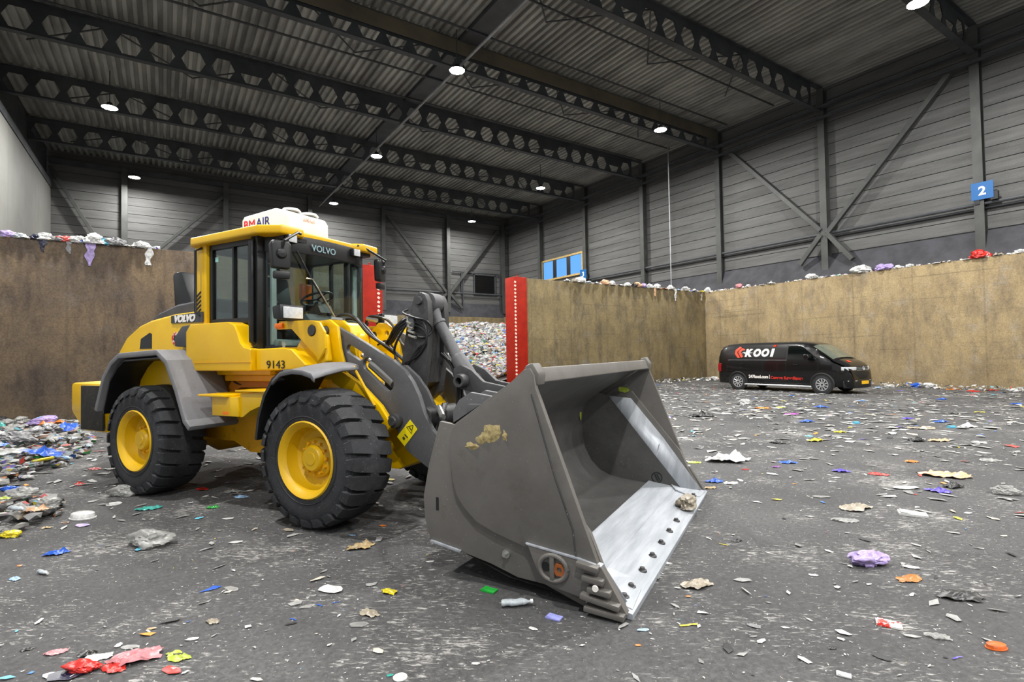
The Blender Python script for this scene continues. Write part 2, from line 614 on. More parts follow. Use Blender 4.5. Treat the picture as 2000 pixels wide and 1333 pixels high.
def red_post(x0, x1, label, stripe_x):
    t = thing('red_post', label, 'post', (x0, YP, 0), 0)
    w = x1 - x0
    B().bx(0, w, -.03, .72, 0, WALL_H + .03).done('post_body', M_red, t, bevel=.02)
    q = B()
    z = .1
    while z < WALL_H - .1:
        q.box((stripe_x, -.033, z), (.10, .006, .09), Matrix.Rotation(.5, 3, 'Y'))
        z += .17
    tag(q.done('dashed_stripe', M_stripe, t, smooth=False), 'white dashed warning stripe')
    B().lathe([(.045 + .018 * cos(a * pi / 4), .018 * sin(a * pi / 4)) for a in range(8)], (w * .5, .2, WALL_H + .1), 'y', 12, True).done('lifting_eye', M_red, t)
    return t


red_post(6.31, 7.2, 'red steel end post of the left concrete partition behind the loader', .72)
red_post(13.42, 14.15, 'red steel end post of the right concrete partition beside the waste heap', .07)

# windows
w = tag(B().bx(XW + .7, XW + .95, 32.1, 37.6, 8.05, 8.2).bx(XW + .7, XW + .95, 32.1, 37.6, 9.75, 9.9).bx(XW + .7, XW + .95, 37.45, 37.6, 8.2, 9.75).bx(XW + .7, XW + .95, 32.1, 32.22, 8.2, 9.75).done('window_1', M_wood, smooth=False), kind='structure')
sky = NT('dusk_sky_glass')
sky.b.inputs['Emission Color'].default_value = lin('5f9fe8')
sky.b.inputs['Emission Strength'].default_value = .75
sky.base(lin('203040'), .1)
for a in (32.3, 34.15, 36.0):
    B().bx(XW + .78, XW + .8, a, a + 1.4, 8.22, 9.73).done('pane', sky.m, w, smooth=False)
    B().bx(XW + .74, XW + .9, a + 1.4, a + 1.85 if a < 36 else 37.45, 8.2, 9.75).done('mullion', M_black, w, smooth=False)
w = tag(B().bx(24.2, 24.3, YB + .3, YB + .5, 7.5, 9.3).bx(26.5, 26.6, YB + .3, YB + .5, 7.5, 9.3).bx(24.2, 26.6, YB + .3, YB + .5, 9.2, 9.3).bx(24.2, 26.6, YB + .3, YB + .5, 7.42, 7.5).done('window_2', M_steel, smooth=False), kind='structure')
q = B()
for k in range(9):
    q.box((25.4, YB + .42, 7.6 + k * .19), (2.2, .02, .2), Matrix.Rotation(.5, 3, 'X'))
q.done('louvre', M_black, w, smooth=False)
tag(B().bx(22.95, 23.05, YB + .2, YB + .3, 5.8, 9.4).bx(27, 27.05, YB + .2, YB + .3, 5.8, 9.4).done('trim_4', M_steel, smooth=False), kind='structure')


def bay_sign(y, x, num, label, z, s):
    t = thing('bay_sign', label, 'sign', (x, y, z))
    B().bx(0, .02, -s / 2, s / 2, -s / 2, s / 2).done('sign_panel', M_blue, t, smooth=False)
    B().bx(.02, .22, -s / 2 - .12, -s / 2 + .1, -s * .62, -.1).done('bracket', M_black, t, smooth=False)
    B().bx(.02, .22, s / 2 - .25, s / 2 - .08, -s * .75, -s * .5).done('bracket', M_black, t, smooth=False)
    lettering('lettering', num, M_white, t, (-.004, 0, -s * .24), s * .7, (pi / 2, 0, -pi / 2), bold=.012, align='CENTER')


bay_sign(7.25, XW + .40, '2', 'blue square sign with a white 2 on a column of the right wall', 8.02, .70)
bay_sign(31.7, XW + .40, '3', 'blue square sign with a white 3 on a column beside the window', 7.95, .74)

# high-bay lamps
M_lens = NT('lamp_lens')
M_lens.b.inputs['Emission Color'].default_value = (1, .99, .97, 1)
M_lens.b.inputs['Emission Strength'].default_value = 26
M_lens = M_lens.base((1, 1, 1, 1), .3)


def high_bay(x, y, label, power, group='high-bay lamps under the roof beams'):
    z = 13.35
    t = thing('high_bay_lamp', label, 'lamp', (x, y, z), 0, group)
    B().lathe([(.001, .22), (.10, .22), (.12, .12), (.26, .06), (.33, .0), (.31, -.01)], ax='z', n=20).done('housing', M_black, t)
    B().lathe([(.001, -.045), (.2, -.035), (.31, -.01), (.31, 0)], ax='z', n=20).done('lens', M_lens, t)
    B().tube([(0, 0, .2), (0, 0, DECK_Z - z)], .02, 6).done('hanger', M_steel, t)
    L = bpy.data.lights.new('lamp_light', 'AREA')
    L.shape = 'DISK'
    L.size = .5
    L.energy = power
    L.color = (1, .985, .955)
    o = bpy.data.objects.new('lamp_light', L)
    COL.objects.link(o)
    o.parent = t
    o.location = (0, 0, -.06)
    return t


seen = {(10.0, 18.95): 'large bright high-bay lamp on the boxed beam, beside the pale pipe', (10.3, 29.65): 'bright high-bay lamp above the loader cab, beside the pale pipe',
        (10.7, 40.5): 'small high-bay lamp right above the white roof box', (21.75, 18.55): 'bright high-bay lamp near the right wall at the boxed beam end',
        (22.1, 29.6): 'high-bay lamp near the right wall, second of its row', (22.4, 40.1): 'small high-bay lamp in front of the far corner',
        (-2.1, 30.1): 'bright high-bay lamp near the smooth left wall', (-1.6, 40.9): 'small high-bay lamp on the back wall at the left', (21.3, 7.05): 'high-bay lamp at the very top, over the right wall side'}
for (x, y), lb in seen.items():
    high_bay(x, y, lb, LAMP_W * (.5 if y > 38 else 1))
for (x, y) in ((10, 7.3), (-2, 18.9), (-2, 7.3), (10, -4), (21.5, -4), (-2, -4), (10, -15), (21.5, -15), (-2, -15)):
    high_bay(x, y, 'high-bay lamp under the roof outside the view', LAMP_W)
# ------------------------------------------------------------------ wheel loader
def paint(name, a, b, dirt='5a4a22', amt=.6, rough=.32):
    t = NT(name)
    v = t.coord()
    c = t.ramp(t.noise(v, 1.6, 5), [(.35, lin(a)), (.65, lin(b))])
    n = t.noise(v, 5, 8, .72)
    c = t.mix(t.ramp(n, [(.60, BW[0]), (.78, (amt, amt, amt, 1))]), c, lin(dirt))
    t.base(c, rough, 0, .5)
    t.b.inputs['Coat Weight'].default_value = .08
    t.b.inputs['Coat Roughness'].default_value = .15
    return t.m


def worn(name, a, b, dirt, scale=3, rough=.6, metal=.3, bump=.15):
    t = NT(name)
    v = t.coord()
    c = t.ramp(t.noise(v, scale, 8, .65), [(.35, lin(a)), (.65, lin(b))])
    c = t.mix(t.ramp(t.noise(v, scale * 3.2, 8, .75), [(.55, BW[0]), (.75, (.6, .6, .6, 1))]), c, lin(dirt))
    sp = t.ramp(t.noise(v, 70, 2, .5), [(.70, BW[0]), (.74, (.5, .5, .5, 1))])
    c = t.mix(sp, c, lin('a9a9a5'))
    t.bump(t.noise(v, scale * 8, 5), bump, .01)
    return t.base(c, rough, metal, .4)


M_yel = paint('machine_yellow', 'd8a900', 'e2b500', '7a5a10', .2)
M_yeld = paint('machine_yellow_grimy', 'c48c00', 'd69a00', '3c2c12', .7, .5)
M_rim = paint('rim_yellow', 'c59b00', 'd2a800', '6a4412', .6, .45)
M_rub = worn('tyre_rubber', '232426', '343538', '48484a', 2.5, .78, 0, .3)
M_boom = worn('boom_grey', '555557', '626264', '4a4743', 1.2, .55, .25, .1)
M_boomd = worn('linkage_dark_grey', '3e3e3f', '4e4e4f', '2e2c2a', 2.5, .5, .3, .2)
M_buck = worn('bucket_steel_grey', '65625e', '75726e', '57524a', 1.3, .55, .35, .1)
M_buckin = worn('bucket_inside_steel', '525150', '676664', '403e3a', 1.5, .5, .4, .12)
M_shine = two('polished_steel', '989da3', 'b2b6bc', 2.0, .5, .35, stretch=(6, .6, 1), bump=.05)
M_fend = worn('fender_grey', '6a6a6c', '77777a', '5d5a55', 2, .6, 0, .1)
M_hoodd = two('hood_dark_grey', '38393d', '45464a', 2, .55)
M_trimb = two('cab_black_trim', '0f1012', '191a1c', 3, .4)
M_int = two('cab_interior_grey', '4a4e50', '5c6062', 3, .7)
M_hose = two('hydraulic_hose', '101010', '1c1c1e', 6, .4)
M_chrome = plain('fitting_steel', 'b4b4b0', .3, .8)
M_acbox = two('roof_box_white', 'e4e2dc', 'f2f0ea', 2, .35)
M_letred = plain('letter_red', 'd0203a', .5)
M_letblue = plain('letter_blue', '1c2a7c', .5)
M_orange = plain('indicator_orange', 'ff7a10', .35)
M_lampglass = two('lamp_glass', 'b8bcc0', 'c8ccce', 30, .15, 0)
M_sticker = plain('warning_yellow', 'e6d216', .45)
M_rust = two('rusty_steel', '8a4a1e', 'b0622a', 9, .7)
M_num = plain('number_black', '181818', .5)


def mat_glass(name, tint, gloss=.12):
    t = NT(name)
    tr = t.n('ShaderNodeBsdfTransparent')
    tr.inputs[0].default_value = tint
    gl = t.n('ShaderNodeBsdfGlossy')
    gl.inputs['Roughness'].default_value = .02
    lw_ = t.n('ShaderNodeLayerWeight', i_Blend=.12)
    fr = t.n('ShaderNodeMath', operation='MULTIPLY_ADD')
    t.l(lw_.outputs['Facing'], fr.inputs[0])
    fr.inputs[1].default_value = .6
    fr.inputs[2].default_value = .02
    mx = t.n('ShaderNodeMixShader')
    t.l(fr.outputs[0], mx.inputs[0])
    t.l(tr.outputs[0], mx.inputs[1])
    t.l(gl.outputs[0], mx.inputs[2])
    t.l(mx.outputs[0], t.t.nodes['Material Output'].inputs[0])
    return t.m


M_glass = mat_glass('cab_glass', (.70, .80, .78, 1))

LT = radians(-61.3)
LO = (2.26, 6.11, 0)
LD = thing('wheel_loader', 'yellow wheel loader with black roofed glass cab and large grey bucket resting on the floor', 'wheel loader', LO, LT)


def plate(q, outer, holes, a, b):
    """flat plate of thickness a..b along y, outline and slots given in (x, z)"""
    bm = bmesh.new()
    es = []
    for lp in [outer] + holes:
        vs = [bm.verts.new((p[0], a, p[1])) for p in lp]
        es += [bm.edges.new((vs[i], vs[(i + 1) % len(vs)])) for i in range(len(vs))]
    bmesh.ops.triangle_fill(bm, use_beauty=True, edges=es)
    r = bmesh.ops.extrude_face_region(bm, geom=list(bm.faces))
    bmesh.ops.translate(bm, vec=(0, b - a, 0), verts=[v for v in r['geom'] if isinstance(v, bmesh.types.BMVert)])
    me = bpy.data.meshes.new('tmp')
    bm.to_mesh(me)
    bm.free()
    q.bm.from_mesh(me)
    bpy.data.meshes.remove(me)
    return q


def capsule(p0, p1, r, n=8):
    p0, p1 = Vector(p0), Vector(p1)
    d = (p1 - p0).normalized()
    nrm = Vector((-d.y, d.x))
    out = []
    for c, sg in ((p1, 1), (p0, -1)):
        for k in range(n + 1):
            t = -pi / 2 + pi * k / n
            v = d * cos(t) * sg + nrm * sin(t) * sg
            out.append(tuple(c + v * r))
    return out


def circ(c, r, n=16, rz=None):
    return [(c[0] + r * cos(2 * pi * k / n), c[1] + (rz or r) * sin(2 * pi * k / n)) for k in range(n)]


# --- wheels
def make_wheel(x, side):
    w = bpy.data.objects.new('wheel', None)
    COL.objects.link(w)
    w.parent = LD
    w.location = (x, side * 1.0, .69)
    if side > 0:
        w.rotation_euler = (0, 0, pi)
    # local: outside is -y
    q = B()
    q.lathe([(.36, -.25), (.40, -.262), (.50, -.27), (.56, -.268), (.605, -.25), (.632, -.21), (.64, -.075), (.684, -.06), (.686, 0), (.684, .06), (.64, .075), (.632, .21), (.605, .25), (.56, .268), (.50, .27), (.40, .262), (.36, .25)], ax='y', n=72, cap=False)
    q.lathe([(.425, -.262), (.43, -.272), (.437, -.268)], ax='y', n=72, cap=False)
    N = 24
    for s in (-1, 1):
        for k in range(N):
            t0 = 2 * pi * (k + (.5 if s > 0 else 0)) / N
            dt = 2 * pi / N
            cols = []
            # stations from tread centre to the shoulder and down the sidewall: (y, inner r, outer r, lead, half-width fraction)
            for yy, ri, ro, lead, hw in ((.03, .63, .688, .22, .44), (.11, .63, .690, .12, .43), (.205, .62, .684, .02, .42), (.262, .60, .658, -.02, .38), (.288, .575, .592, -.03, .31)):
                ring = []
                for sgn, rr in ((-1, ri), (-1, ro), (1, ro), (1, ri)):
                    kk = hw if rr == ri else hw * .9
                    t = t0 + dt * (lead * s + sgn * kk)
                    ring.append(q.bm.verts.new((rr * cos(t), yy * s, rr * sin(t))))
                cols.append(ring)
            for i in range(len(cols) - 1):
                for j in range(4):
                    q.face([cols[i][j], cols[i][(j + 1) % 4], cols[i + 1][(j + 1) % 4], cols[i + 1][j]])
            q.face(cols[0])
            q.face(cols[-1][::-1])
    q.done('tyre', M_rub, w, angle=30, merge=False)
    q = B()
    q.lathe([(.375, -.235), (.388, -.262), (.375, -.275), (.355, -.262), (.335, -.235), (.318, -.215), (.312, -.16), (.295, -.10), (.27, -.075), (.12, -.06), (.12, .04), (.33, .06), (.375, -.1)], ax='y', n=56, close=True)
    q.done('rim', M_rim, w, angle=25)
    q = B()
    q.lathe([(.001, -.195), (.06, -.198), (.065, -.188), (.115, -.188), (.13, -.17), (.133, -.135), (.18, -.12), (.20, -.10), (.20, 0.0)], ax='y', n=32)
    h = q.done('hub', M_rim, w)
    for k in range(12):
        t = 2 * pi * k / 12
        q = B()
        q.lathe([(.001, -.155), (.015, -.155), (.017, -.10)], (.162 * cos(t), 0, .162 * sin(t)), 'y', 6)
        q.done('bolt', M_yeld, h)
    return w


wheel = make_wheel(0, -1)
w2 = copy_tree(wheel, LD); w2.location = (-3.07, -1.0, .69)
w3 = copy_tree(wheel, LD); w3.location = (0, 1.0, .69); w3.rotation_euler = (0, 0.2, pi)
w4 = copy_tree(wheel, LD); w4.location = (-3.07, 1.0, .69); w4.rotation_euler = (0, 0.4, pi)
for x in (0, -3.07):
    q = B().lathe([(.16, -.78), (.18, -.5), (.2, -.3), (.3, -.15), (.3, .15), (.2, .3), (.18, .5), (.16, .78)], (x, 0, .69), 'y', 20)
    q.done('axle', M_yeld, LD)

# --- rear frame, counterweight, hood
q = B().prism([(-2.6, .62), (-2.25, .62), (-1.92, .5), (-1.6, .5), (-1.5, 1.0), (-1.2, 1.52), (-4.5, 1.52), (-4.5, .75)], -.48, .48)
q.bx(-2.1, -.8, -.7, .7, 1.42, 1.5)
q.done('rear_frame', M_yeld, LD, bevel=.02)
cw = B().prism([(-5.68, -.5), (-5.44, -.95), (-4.45, -.97), (-4.45, .97), (-5.44, .95), (-5.68, .5)], .93, 1.38, 'z').done('counterweight', M_yel, LD, bevel=.05)
B().prism([(-5.38, -.45), (-5.16, -.9), (-4.5, -.92), (-4.5, .92), (-5.16, .9), (-5.38, .45)], .67, .94, 'z', [(-5.66, -.48), (-5.42, -.94), (-4.46, -.96), (-4.46, .96), (-5.42, .94), (-5.66, .48)]).done('lower_lip', M_yel, cw)
tag(B().bx(-5.06, -4.44, -.99, -.955, .70, 1.345).done('side_pad', worn('black_pad', '18181a', '26251f', '55501c', 3, .8, 0), cw, bevel=.01), 'black worn pad with yellow scuffs')
B().bx(-5.80, -5.62, -.55, -.47, 1.04, 1.16).done('tail_light', M_orange, LD, bevel=.015)
hood = B().prism([(-4.5, 1.25), (-4.46, 1.55), (-4.30, 1.85), (-4.1, 2.04), (-3.80, 2.18), (-3.5, 2.25), (-2.95, 2.31), (-2.3, 2.33), (-2.3, 1.2)], -.85, .85).done('hood', M_yel, LD, bevel=.06, seg=3)
B().prism([(-4.2, 1.98), (-4.0, 2.22), (-3.68, 2.37), (-3.23, 2.47), (-2.73, 2.50), (-2.3, 2.50), (-2.3, 1.9)], -.66, .66).done('hood_cover', M_hoodd, hood, bevel=.07, seg=3)
B().prism([(-2.98, 2.185), (-2.98, 2.285), (-2.3, 2.305), (-2.3, 2.175)], -.862, -.845).done('name_panel', M_hoodd, hood, smooth=False)
lettering('lettering', 'VOLVO', M_white, hood, (-2.91, -.866, 2.196), .118, (pi / 2, 0, 0), .25, .008, sx=1.15)
B().prism([(-3.75, 1.86), (-3.72, 2.0), (-3.5, 2.08), (-3.45, 2.06), (-3.45, 1.86)], -.853, -.80).done('hood_vent', M_trimb, hood, smooth=False)
rg = B().lathe([(.045, -.005), (.085, -.005), (.085, .004), (.045, .004)], (-2.89, -.852, 1.98), 'y', 20, True)
tag(rg.done('round_sticker', two('sticker_red_white', 'c82a20', 'd8d0c8', 22, .5, lo=.5, hi=.52), hood), 'round red and white sticker with dark centre')
B().lathe([(.001, -.003), (.045, -.003), (.045, .01)], (-2.89, -.852, 1.98), 'y', 16).done('sticker_centre', M_trimb, hood)
B().prism([(-2.74, 1.87), (-2.74, 2.0), (-2.58, 2.13), (-2.3, 2.15), (-2.3, 1.85)], -.96, -.7).done('air_intake', M_hoodd, LD, bevel=.03)
B().prism([(-3.92, 2.40), (-3.98, 2.97), (-3.94, 3.02), (-3.76, 3.02), (-3.70, 2.9), (-3.45, 2.40)], -.28, .22).done('exhaust_stack', M_trimb, LD, bevel=.025)


def strip(q, pts, y0, y1, th, skirt=0):
    """bent sheet following (x,z) points, from y0 to y1, thickness th inward"""
    P = [Vector(p) for p in pts]
    inn = []
    for i, p in enumerate(P):
        d = (P[min(i + 1, len(P) - 1)] - P[max(i - 1, 0)]).normalized()
        inn.append(p - Vector((-d.y, d.x)) * th)
    n = len(P)
    V = [[q.bm.verts.new((p.x, y, p.y)) for p in L for y in ((y0, y1) if 1 else ())] for L in (P, inn)]
    g = lambda L, i, j: V[L][i * 2 + j]
    for i in range(n - 1):
        q.face([g(0, i, 0), g(0, i, 1), g(0, i + 1, 1), g(0, i + 1, 0)])
        q.face([g(1, i, 0), g(1, i + 1, 0), g(1, i + 1, 1), g(1, i, 1)])
        for j in (0, 1):
            q.face([g(0, i, j), g(0, i + 1, j), g(1, i + 1, j), g(1, i, j)])
    for i in (0, n - 1):
        q.face([g(0, i, 0), g(0, i, 1), g(1, i, 1), g(1, i, 0)])
    return q


RF = [(-4.02, 1.05), (-3.82, 1.5), (-3.62, 1.7), (-3.42, 1.80), (-2.55, 1.83), (-2.33, 1.70), (-2.12, 1.36), (-1.95, 1.0), (-1.86, .93)]
for sg in (-1, 1):
    y0, y1 = (-1.28, -.66) if sg < 0 else (.66, 1.28)
    f = strip(B(), RF, y0, y1, .07).done('rear_fender', M_fend, LD, bevel=.02, angle=25)
    ins = [(p[0] * .985 - .045, p[1] - .085) for p in RF]
    strip(B(), [(-3.92, 1.0), (-3.74, 1.44), (-3.56, 1.62), (-3.4, 1.71), (-2.58, 1.74), (-2.4, 1.63), (-2.2, 1.3), (-2.02, .97)], y0 + .06, y1, .02).done('fender_liner', M_trimb, f)
    B().prism([(-4.0, 1.1), (-3.4, 1.78), (-2.5, 1.8), (-1.95, 1.0), (-2.3, 1.0), (-2.7, 1.5), (-3.4, 1.5), (-3.75, 1.1)], sg * .66, sg * .70).done('inner_panel', M_trimb, f, smooth=False)
    q = B()
    for k in range(4):
        q.bx(-2.52 + k * .09, -2.46 + k * .09, sg * 1.20, sg * .9, 1.845 - k * .03, 1.86 - k * .03)

    # front fender: crowned grey top, black rear liner
    q = B()
    OUT_ = [(.185, 1.495), (.14, 1.535), (.02, 1.565), (-.13, 1.575), (-.30, 1.55), (-.42, 1.46)]
    INN_ = [(.13, 1.56), (.09, 1.60), (.0, 1.625), (-.13, 1.635), (-.30, 1.61), (-.42, 1.52)]
    rows = []
    for f, y in ((0, -1.30), (.02, -1.295), (.25, -1.15), (.6, -.9), (.93, -.66), (1, -.62)):
        dz = -.035 if f == 0 else 0
        sh = -.06 if f == 1 else 0
        rows.append([(a[0] + (b[0] - a[0]) * f + sh * (1 if k == 0 else 0), y * -sg, a[1] + (b[1] - a[1]) * min(1, f * 1.6) + dz) for k, (a, b) in enumerate(zip(OUT_, INN_))])
    q.grid(rows)
    f = q.done('front_fender', M_fend, LD, solid=.025, angle=40)
    y0, y1 = (-1.29, -.62) if sg < 0 else (.62, 1.29)
    strip(B(), [(-.26, 1.555), (-.42, 1.47), (-.55, 1.30), (-.64, 1.08), (-.68, .85)], y0, y1, .035).done('fender_liner', M_trimb, f)
    # fender stay
    B().tube([(.10, sg * .70, 1.60), (.34, sg * .64, 1.18)], .016).done('fender_stay', M_yel, LD)

# --- cab
RP = [(-2.45, 1.66), (-2.45, 2.05), (-2.36, 2.14), (-1.61, 2.14), (-1.50, 2.10), (-1.44, 2.0), (-1.39, 1.89), (-1.33, 1.835), (-1.22, 1.81), (-1.205, 1.81), (-1.205, 1.56), (-2.29, 1.56)]
q = B().prism(RP, -.98, -.72).bx(-2.4, -1.21, -.72, .72, 1.5, 1.7)
q.prism(RP, .72, .98)
q.done('cab_base', M_yel, LD, bevel=.045, seg=3)
for sg in (1, -1):
    q = B().prism([(-1.195, 1.56), (-1.195, 1.81), (-.74, 1.82), (-.60, 1.80), (-.36, 1.62), (-.45, 1.57)], sg * .92, sg * .66)
    q.prism([(-.76, 1.78), (-.62, 1.95), (-.5, 2.02), (-.28, 1.95), (-.24, 1.66), (-.4, 1.58)], sg * .75, sg * .66)
    q = q.done('front_side_panel', M_yel, LD, bevel=.025, seg=3)
fit(lettering('lettering', '9143', M_num, q, (-.99, -.926, 1.595), .125, (pi / 2, 0, 0), 0, .0), -1.0, -.70, 1.585, 1.675)
B().bx(-2.27, -1.2, -.985, -.975, 1.655, 1.662).done('panel_seam', M_yeld, LD, smooth=False)
cabf = B()
for sg in (-1, 1):
    y0, y1 = sg * .80, sg * .74
    cabf.bx(-2.26, -1.28, y0, y1, 2.13, 2.20).bx(-2.26, -1.28, y0, y1, 3.08, 3.2).bx(-2.26, -2.19, y0, y1, 2.2, 3.1)
    cabf.bx(-1.80, -1.765, y0, y1, 2.2, 3.1)
    cabf.prism([(-1.50, 3.1), (-1.50, 2.13), (-1.43, 2.02), (-1.38, 1.9), (-1.32, 1.84), (-1.24, 1.8), (-1.24, 3.1), (-1.34, 3.1), (-1.34, 1.90), (-1.36, 1.92), (-1.42, 2.1), (-1.44, 2.2), (-1.44, 3.1)], y0, y1)
    cabf.bx(-1.36, -1.24, sg * .86, sg * .72, 1.8, 3.15)
cabf.bx(-2.30, -2.24, -.76, .76, 3.05, 3.2).bx(-2.30, -2.24, -.76, .76, 1.7, 2.25)
WP = [(-1.29, -.78), (-1.10, -.70), (-.99, -.52), (-.95, -.25), (-.94, 0), (-.95, .25), (-.99, .52), (-1.10, .70), (-1.29, .78)]
q2 = cabf
for z0, z1 in ((2.97, 3.18), (1.76, 1.85)):
    g = [[q2.bm.verts.new((x * 1 + d, y * (1 - d * .1), z)) for (x, y) in WP] for d, z in ((.01, z0), (.01, z1), (-.05, z1), (-.05, z0))]
    for a in range(4):
        for i in range(len(WP) - 1):
            q2.face([g[a][i], g[a][i + 1], g[(a + 1) % 4][i + 1], g[(a + 1) % 4][i]])
cab = cabf.done('cab_frame', M_trimb, LD, bevel=.008)
for sg in (-1, 1):
    B().bx(-1.345, -1.275, sg * .91, sg * .87, 1.82, 1.83).tube([(-1.31, sg * .82, 1.86), (-1.31, sg * .89, 1.90), (-1.31, sg * .89, 3.08), (-1.31, sg * .82, 3.14)], .03, 10).done('grab_rail', M_trimb, cab)
    B().bx(-2.2, -1.49, sg * .775, sg * .768, 2.19, 3.09).done('side_glass', M_glass, cab, smooth=False)
    B().prism([(-1.49, 3.1), (-1.49, 2.13), (-1.42, 2.0), (-1.36, 1.86), (-1.28, 1.82), (-1.28, 3.1)], sg * .772, sg * .766).done('door_glass', M_glass, cab, smooth=False)
q = B()
q.grid([[(x, y, z) for x, y in WP] for z in (1.84, 2.98)])
q.done('windscreen', M_glass, cab)
q = B()
q.grid([[(-2.27, y, z) for y in (-.74, .74)] for z in (2.24, 3.06)])
q.done('rear_glass', M_glass, cab, smooth=False)
for sg in (-1, 1):
    q = B().bx(-2.50, -2.25, sg * .84, sg * .70, 2.1, 3.19)
    p = q.done('rear_pillar', M_yel, LD, bevel=.03)
    q = B()
    for k in range(6):
        q.box((-2.42 + .01 * 0, sg * .842, 2.25 + k * .055), (.14, .006, .022), Matrix.Rotation(radians(-32), 3, 'Y'))
    tag(q.done('chevron', M_num, p, smooth=False), 'black slanted warning stripes')
    B().tube([(-2.33, sg * .84, 3.12), (-2.38, sg * .90, 3.08), (-2.38, sg * .90, 2.3), (-2.33, sg * .84, 2.24)], .016).done('hand_rail', M_trimb, p)
RFP = [(-2.55, -.86), (-2.45, -.92), (-1.15, -.94), (-.90, -.80), (-.88, -.50), (-1.0, -.40), (-1.0, .40), (-.88, .50), (-.90, .80), (-1.15, .94), (-2.45, .92), (-2.55, .86)]
roof = B().prism(RFP, 3.145, 3.25, 'z').done('cab_roof', M_yel, LD, bevel=.025, seg=3)
B().bx(-2.25, -.96, -.72, .72, 3.10, 3.15).done('headlining', M_trimb, roof, smooth=False)
B().bx(-2.35, -2.15, -.6, -.45, 3.24, 3.30).done('roof_latch', M_yel, roof, bevel=.01)
for y in (-.64, .40):
    l = B().bx(-1.0, -.9, y - .07, y + .07, 3.06, 3.16).done('work_light', M_trimb, roof, bevel=.01)
    B().bx(-.905, -.893, y - .055, y + .055, 3.065, 3.155).done('light_lens', M_lampglass, l, bevel=.005)
ac = B().prism([(-2.27, 3.25), (-2.27, 3.57), (-2.22, 3.62), (-1.60, 3.65), (-1.42, 3.60), (-1.36, 3.52), (-1.36, 3.25)], -.34, .34).done('filter_box', M_acbox, LD, bevel=.035, seg=3)
for by in (-.12, .17):
    B().lathe([(.001, .045), (.10, .035), (.13, .0)], (-1.56, by, 3.64), 'z', 20).done('box_dome', M_acbox, ac)
fit(lettering('lettering', 'BM', M_letred, ac, (-2.06, -.345, 3.36), .135, (pi / 2, 0, 0), 0, .0), -2.21, -1.99, 3.44, 3.55)
fit(lettering('lettering', 'AIR', M_letblue, ac, (-1.79, -.345, 3.36), .135, (pi / 2, 0, 0), 0, .0), -1.965, -1.69, 3.44, 3.555)
tag(lettering('lettering', 'BMAIR', plain('letter_faded', 'd8b8b4', .5), ac, (-1.355, -.1, 3.5), .07, (pi / 2, 0, pi / 2), 0, .002), 'faded lettering on the front face')
# interior
q = B().bx(-2.2, -1.0, -.72, .72, 1.68, 1.74).bx(-2.26, -2.2, -.74, .74, 1.7, 2.3)
q.bx(-2.1, -1.5, .45, .7, 1.7, 2.25)
q.done('cab_floor', M_int, cab)
M_pale = two('cab_pale_lining', '8d9a98', '9fabaa', 3, .6)
for sg in (-1, 1):
    B().bx(-1.235, -1.20, sg * .70, sg * .63, 1.86, 2.98).done('door_post_lining', M_pale, cab, bevel=.008)
    B().prism([(-1.2, 1.76), (-1.2, 1.93), (-1.06, 1.90), (-1.04, 1.76)], sg * .66, sg * .30).done('foot_panel', M_pale, cab, bevel=.01)
seat = B().prism([(-2.1, 2.12), (-2.1, 2.24), (-1.6, 2.26), (-1.56, 2.2), (-1.6, 2.1)], -.25, .25)
seat.prism([(-2.1, 2.2), (-2.2, 2.75), (-2.16, 2.82), (-2.06, 2.82), (-1.95, 2.24)], -.24, .24).prism([(-2.19, 2.85), (-2.2, 3.0), (-2.1, 3.02), (-2.07, 2.86)], -.13, .13).bx(-2.05, -1.65, -.15, .15, 1.7, 2.12)
seat.bx(-2.0, -1.5, -.42, -.33, 2.36, 2.44).bx(-2.0, -1.5, .33, .42, 2.36, 2.44)
seat.done('driver_seat', M_trimb, cab, bevel=.03)
st = B().tube([(-1.0, 0, 1.75), (-1.12, 0, 2.2), (-1.2, 0, 2.42)], .05).box((-1.15, 0, 2.28), (.2, .22, .12), Matrix.Rotation(-.5, 3, 'Y')).done('steering_column', M_trimb, cab)
q = B()
for k in range(24):
    pass
rot = Matrix.Rotation(radians(-22), 4, 'Y')
ring = [rot @ Vector((.2 * cos(2 * pi * k / 24), .2 * sin(2 * pi * k / 24), 0)) + Vector((-1.22, 0, 2.47)) for k in range(25)]
q.tube(ring, .016, 8, cap=False)
for k in (0, 8, 16):
    q.tube([Vector((-1.22, 0, 2.46)), ring[k]], .012, 6)
q.done('steering_wheel', M_trimb, st)
B().prism([(-1.02, 1.76), (-1.02, 2.18), (-1.1, 2.26), (-1.3, 2.15), (-1.2, 1.76)], -.3, .62).done('dashboard', M_int, cab, bevel=.02)
B().bx(-2.17, -2.1, .5, .7, 2.55, 2.8).done('safety_vest', M_orange, cab, bevel=.03)
tag(B().bx(-2.16, -2.10, -.779, -.774, 2.93, 2.99).done('window_sticker', plain('pale_cyan', 'a8e0d8', .5), cab), 'small pale cyan sticker')
lettering('reflected_lettering', 'VOLVO', plain('letter_reflection', '7d97a0', .5), cab, (-.925, -.34, 3.02), .11, (pi / 2, 0, pi / 2), 0, .002, sx=1.05)  # reflection in the windscreen, built as pale letters in front of the glass
# wipers
for pts in ([(-.93, -.56, 2.98), (-.90, -.36, 2.64), (-.90, -.16, 2.40), (-.88, .12, 2.1)], [(-.90, -.45, 2.66), (-.90, -.36, 2.66), (-.885, .06, 2.12)]):
    B().tube(pts, .011, 6).done('wiper', M_chrome if len(pts) == 3 else M_trimb, cab)


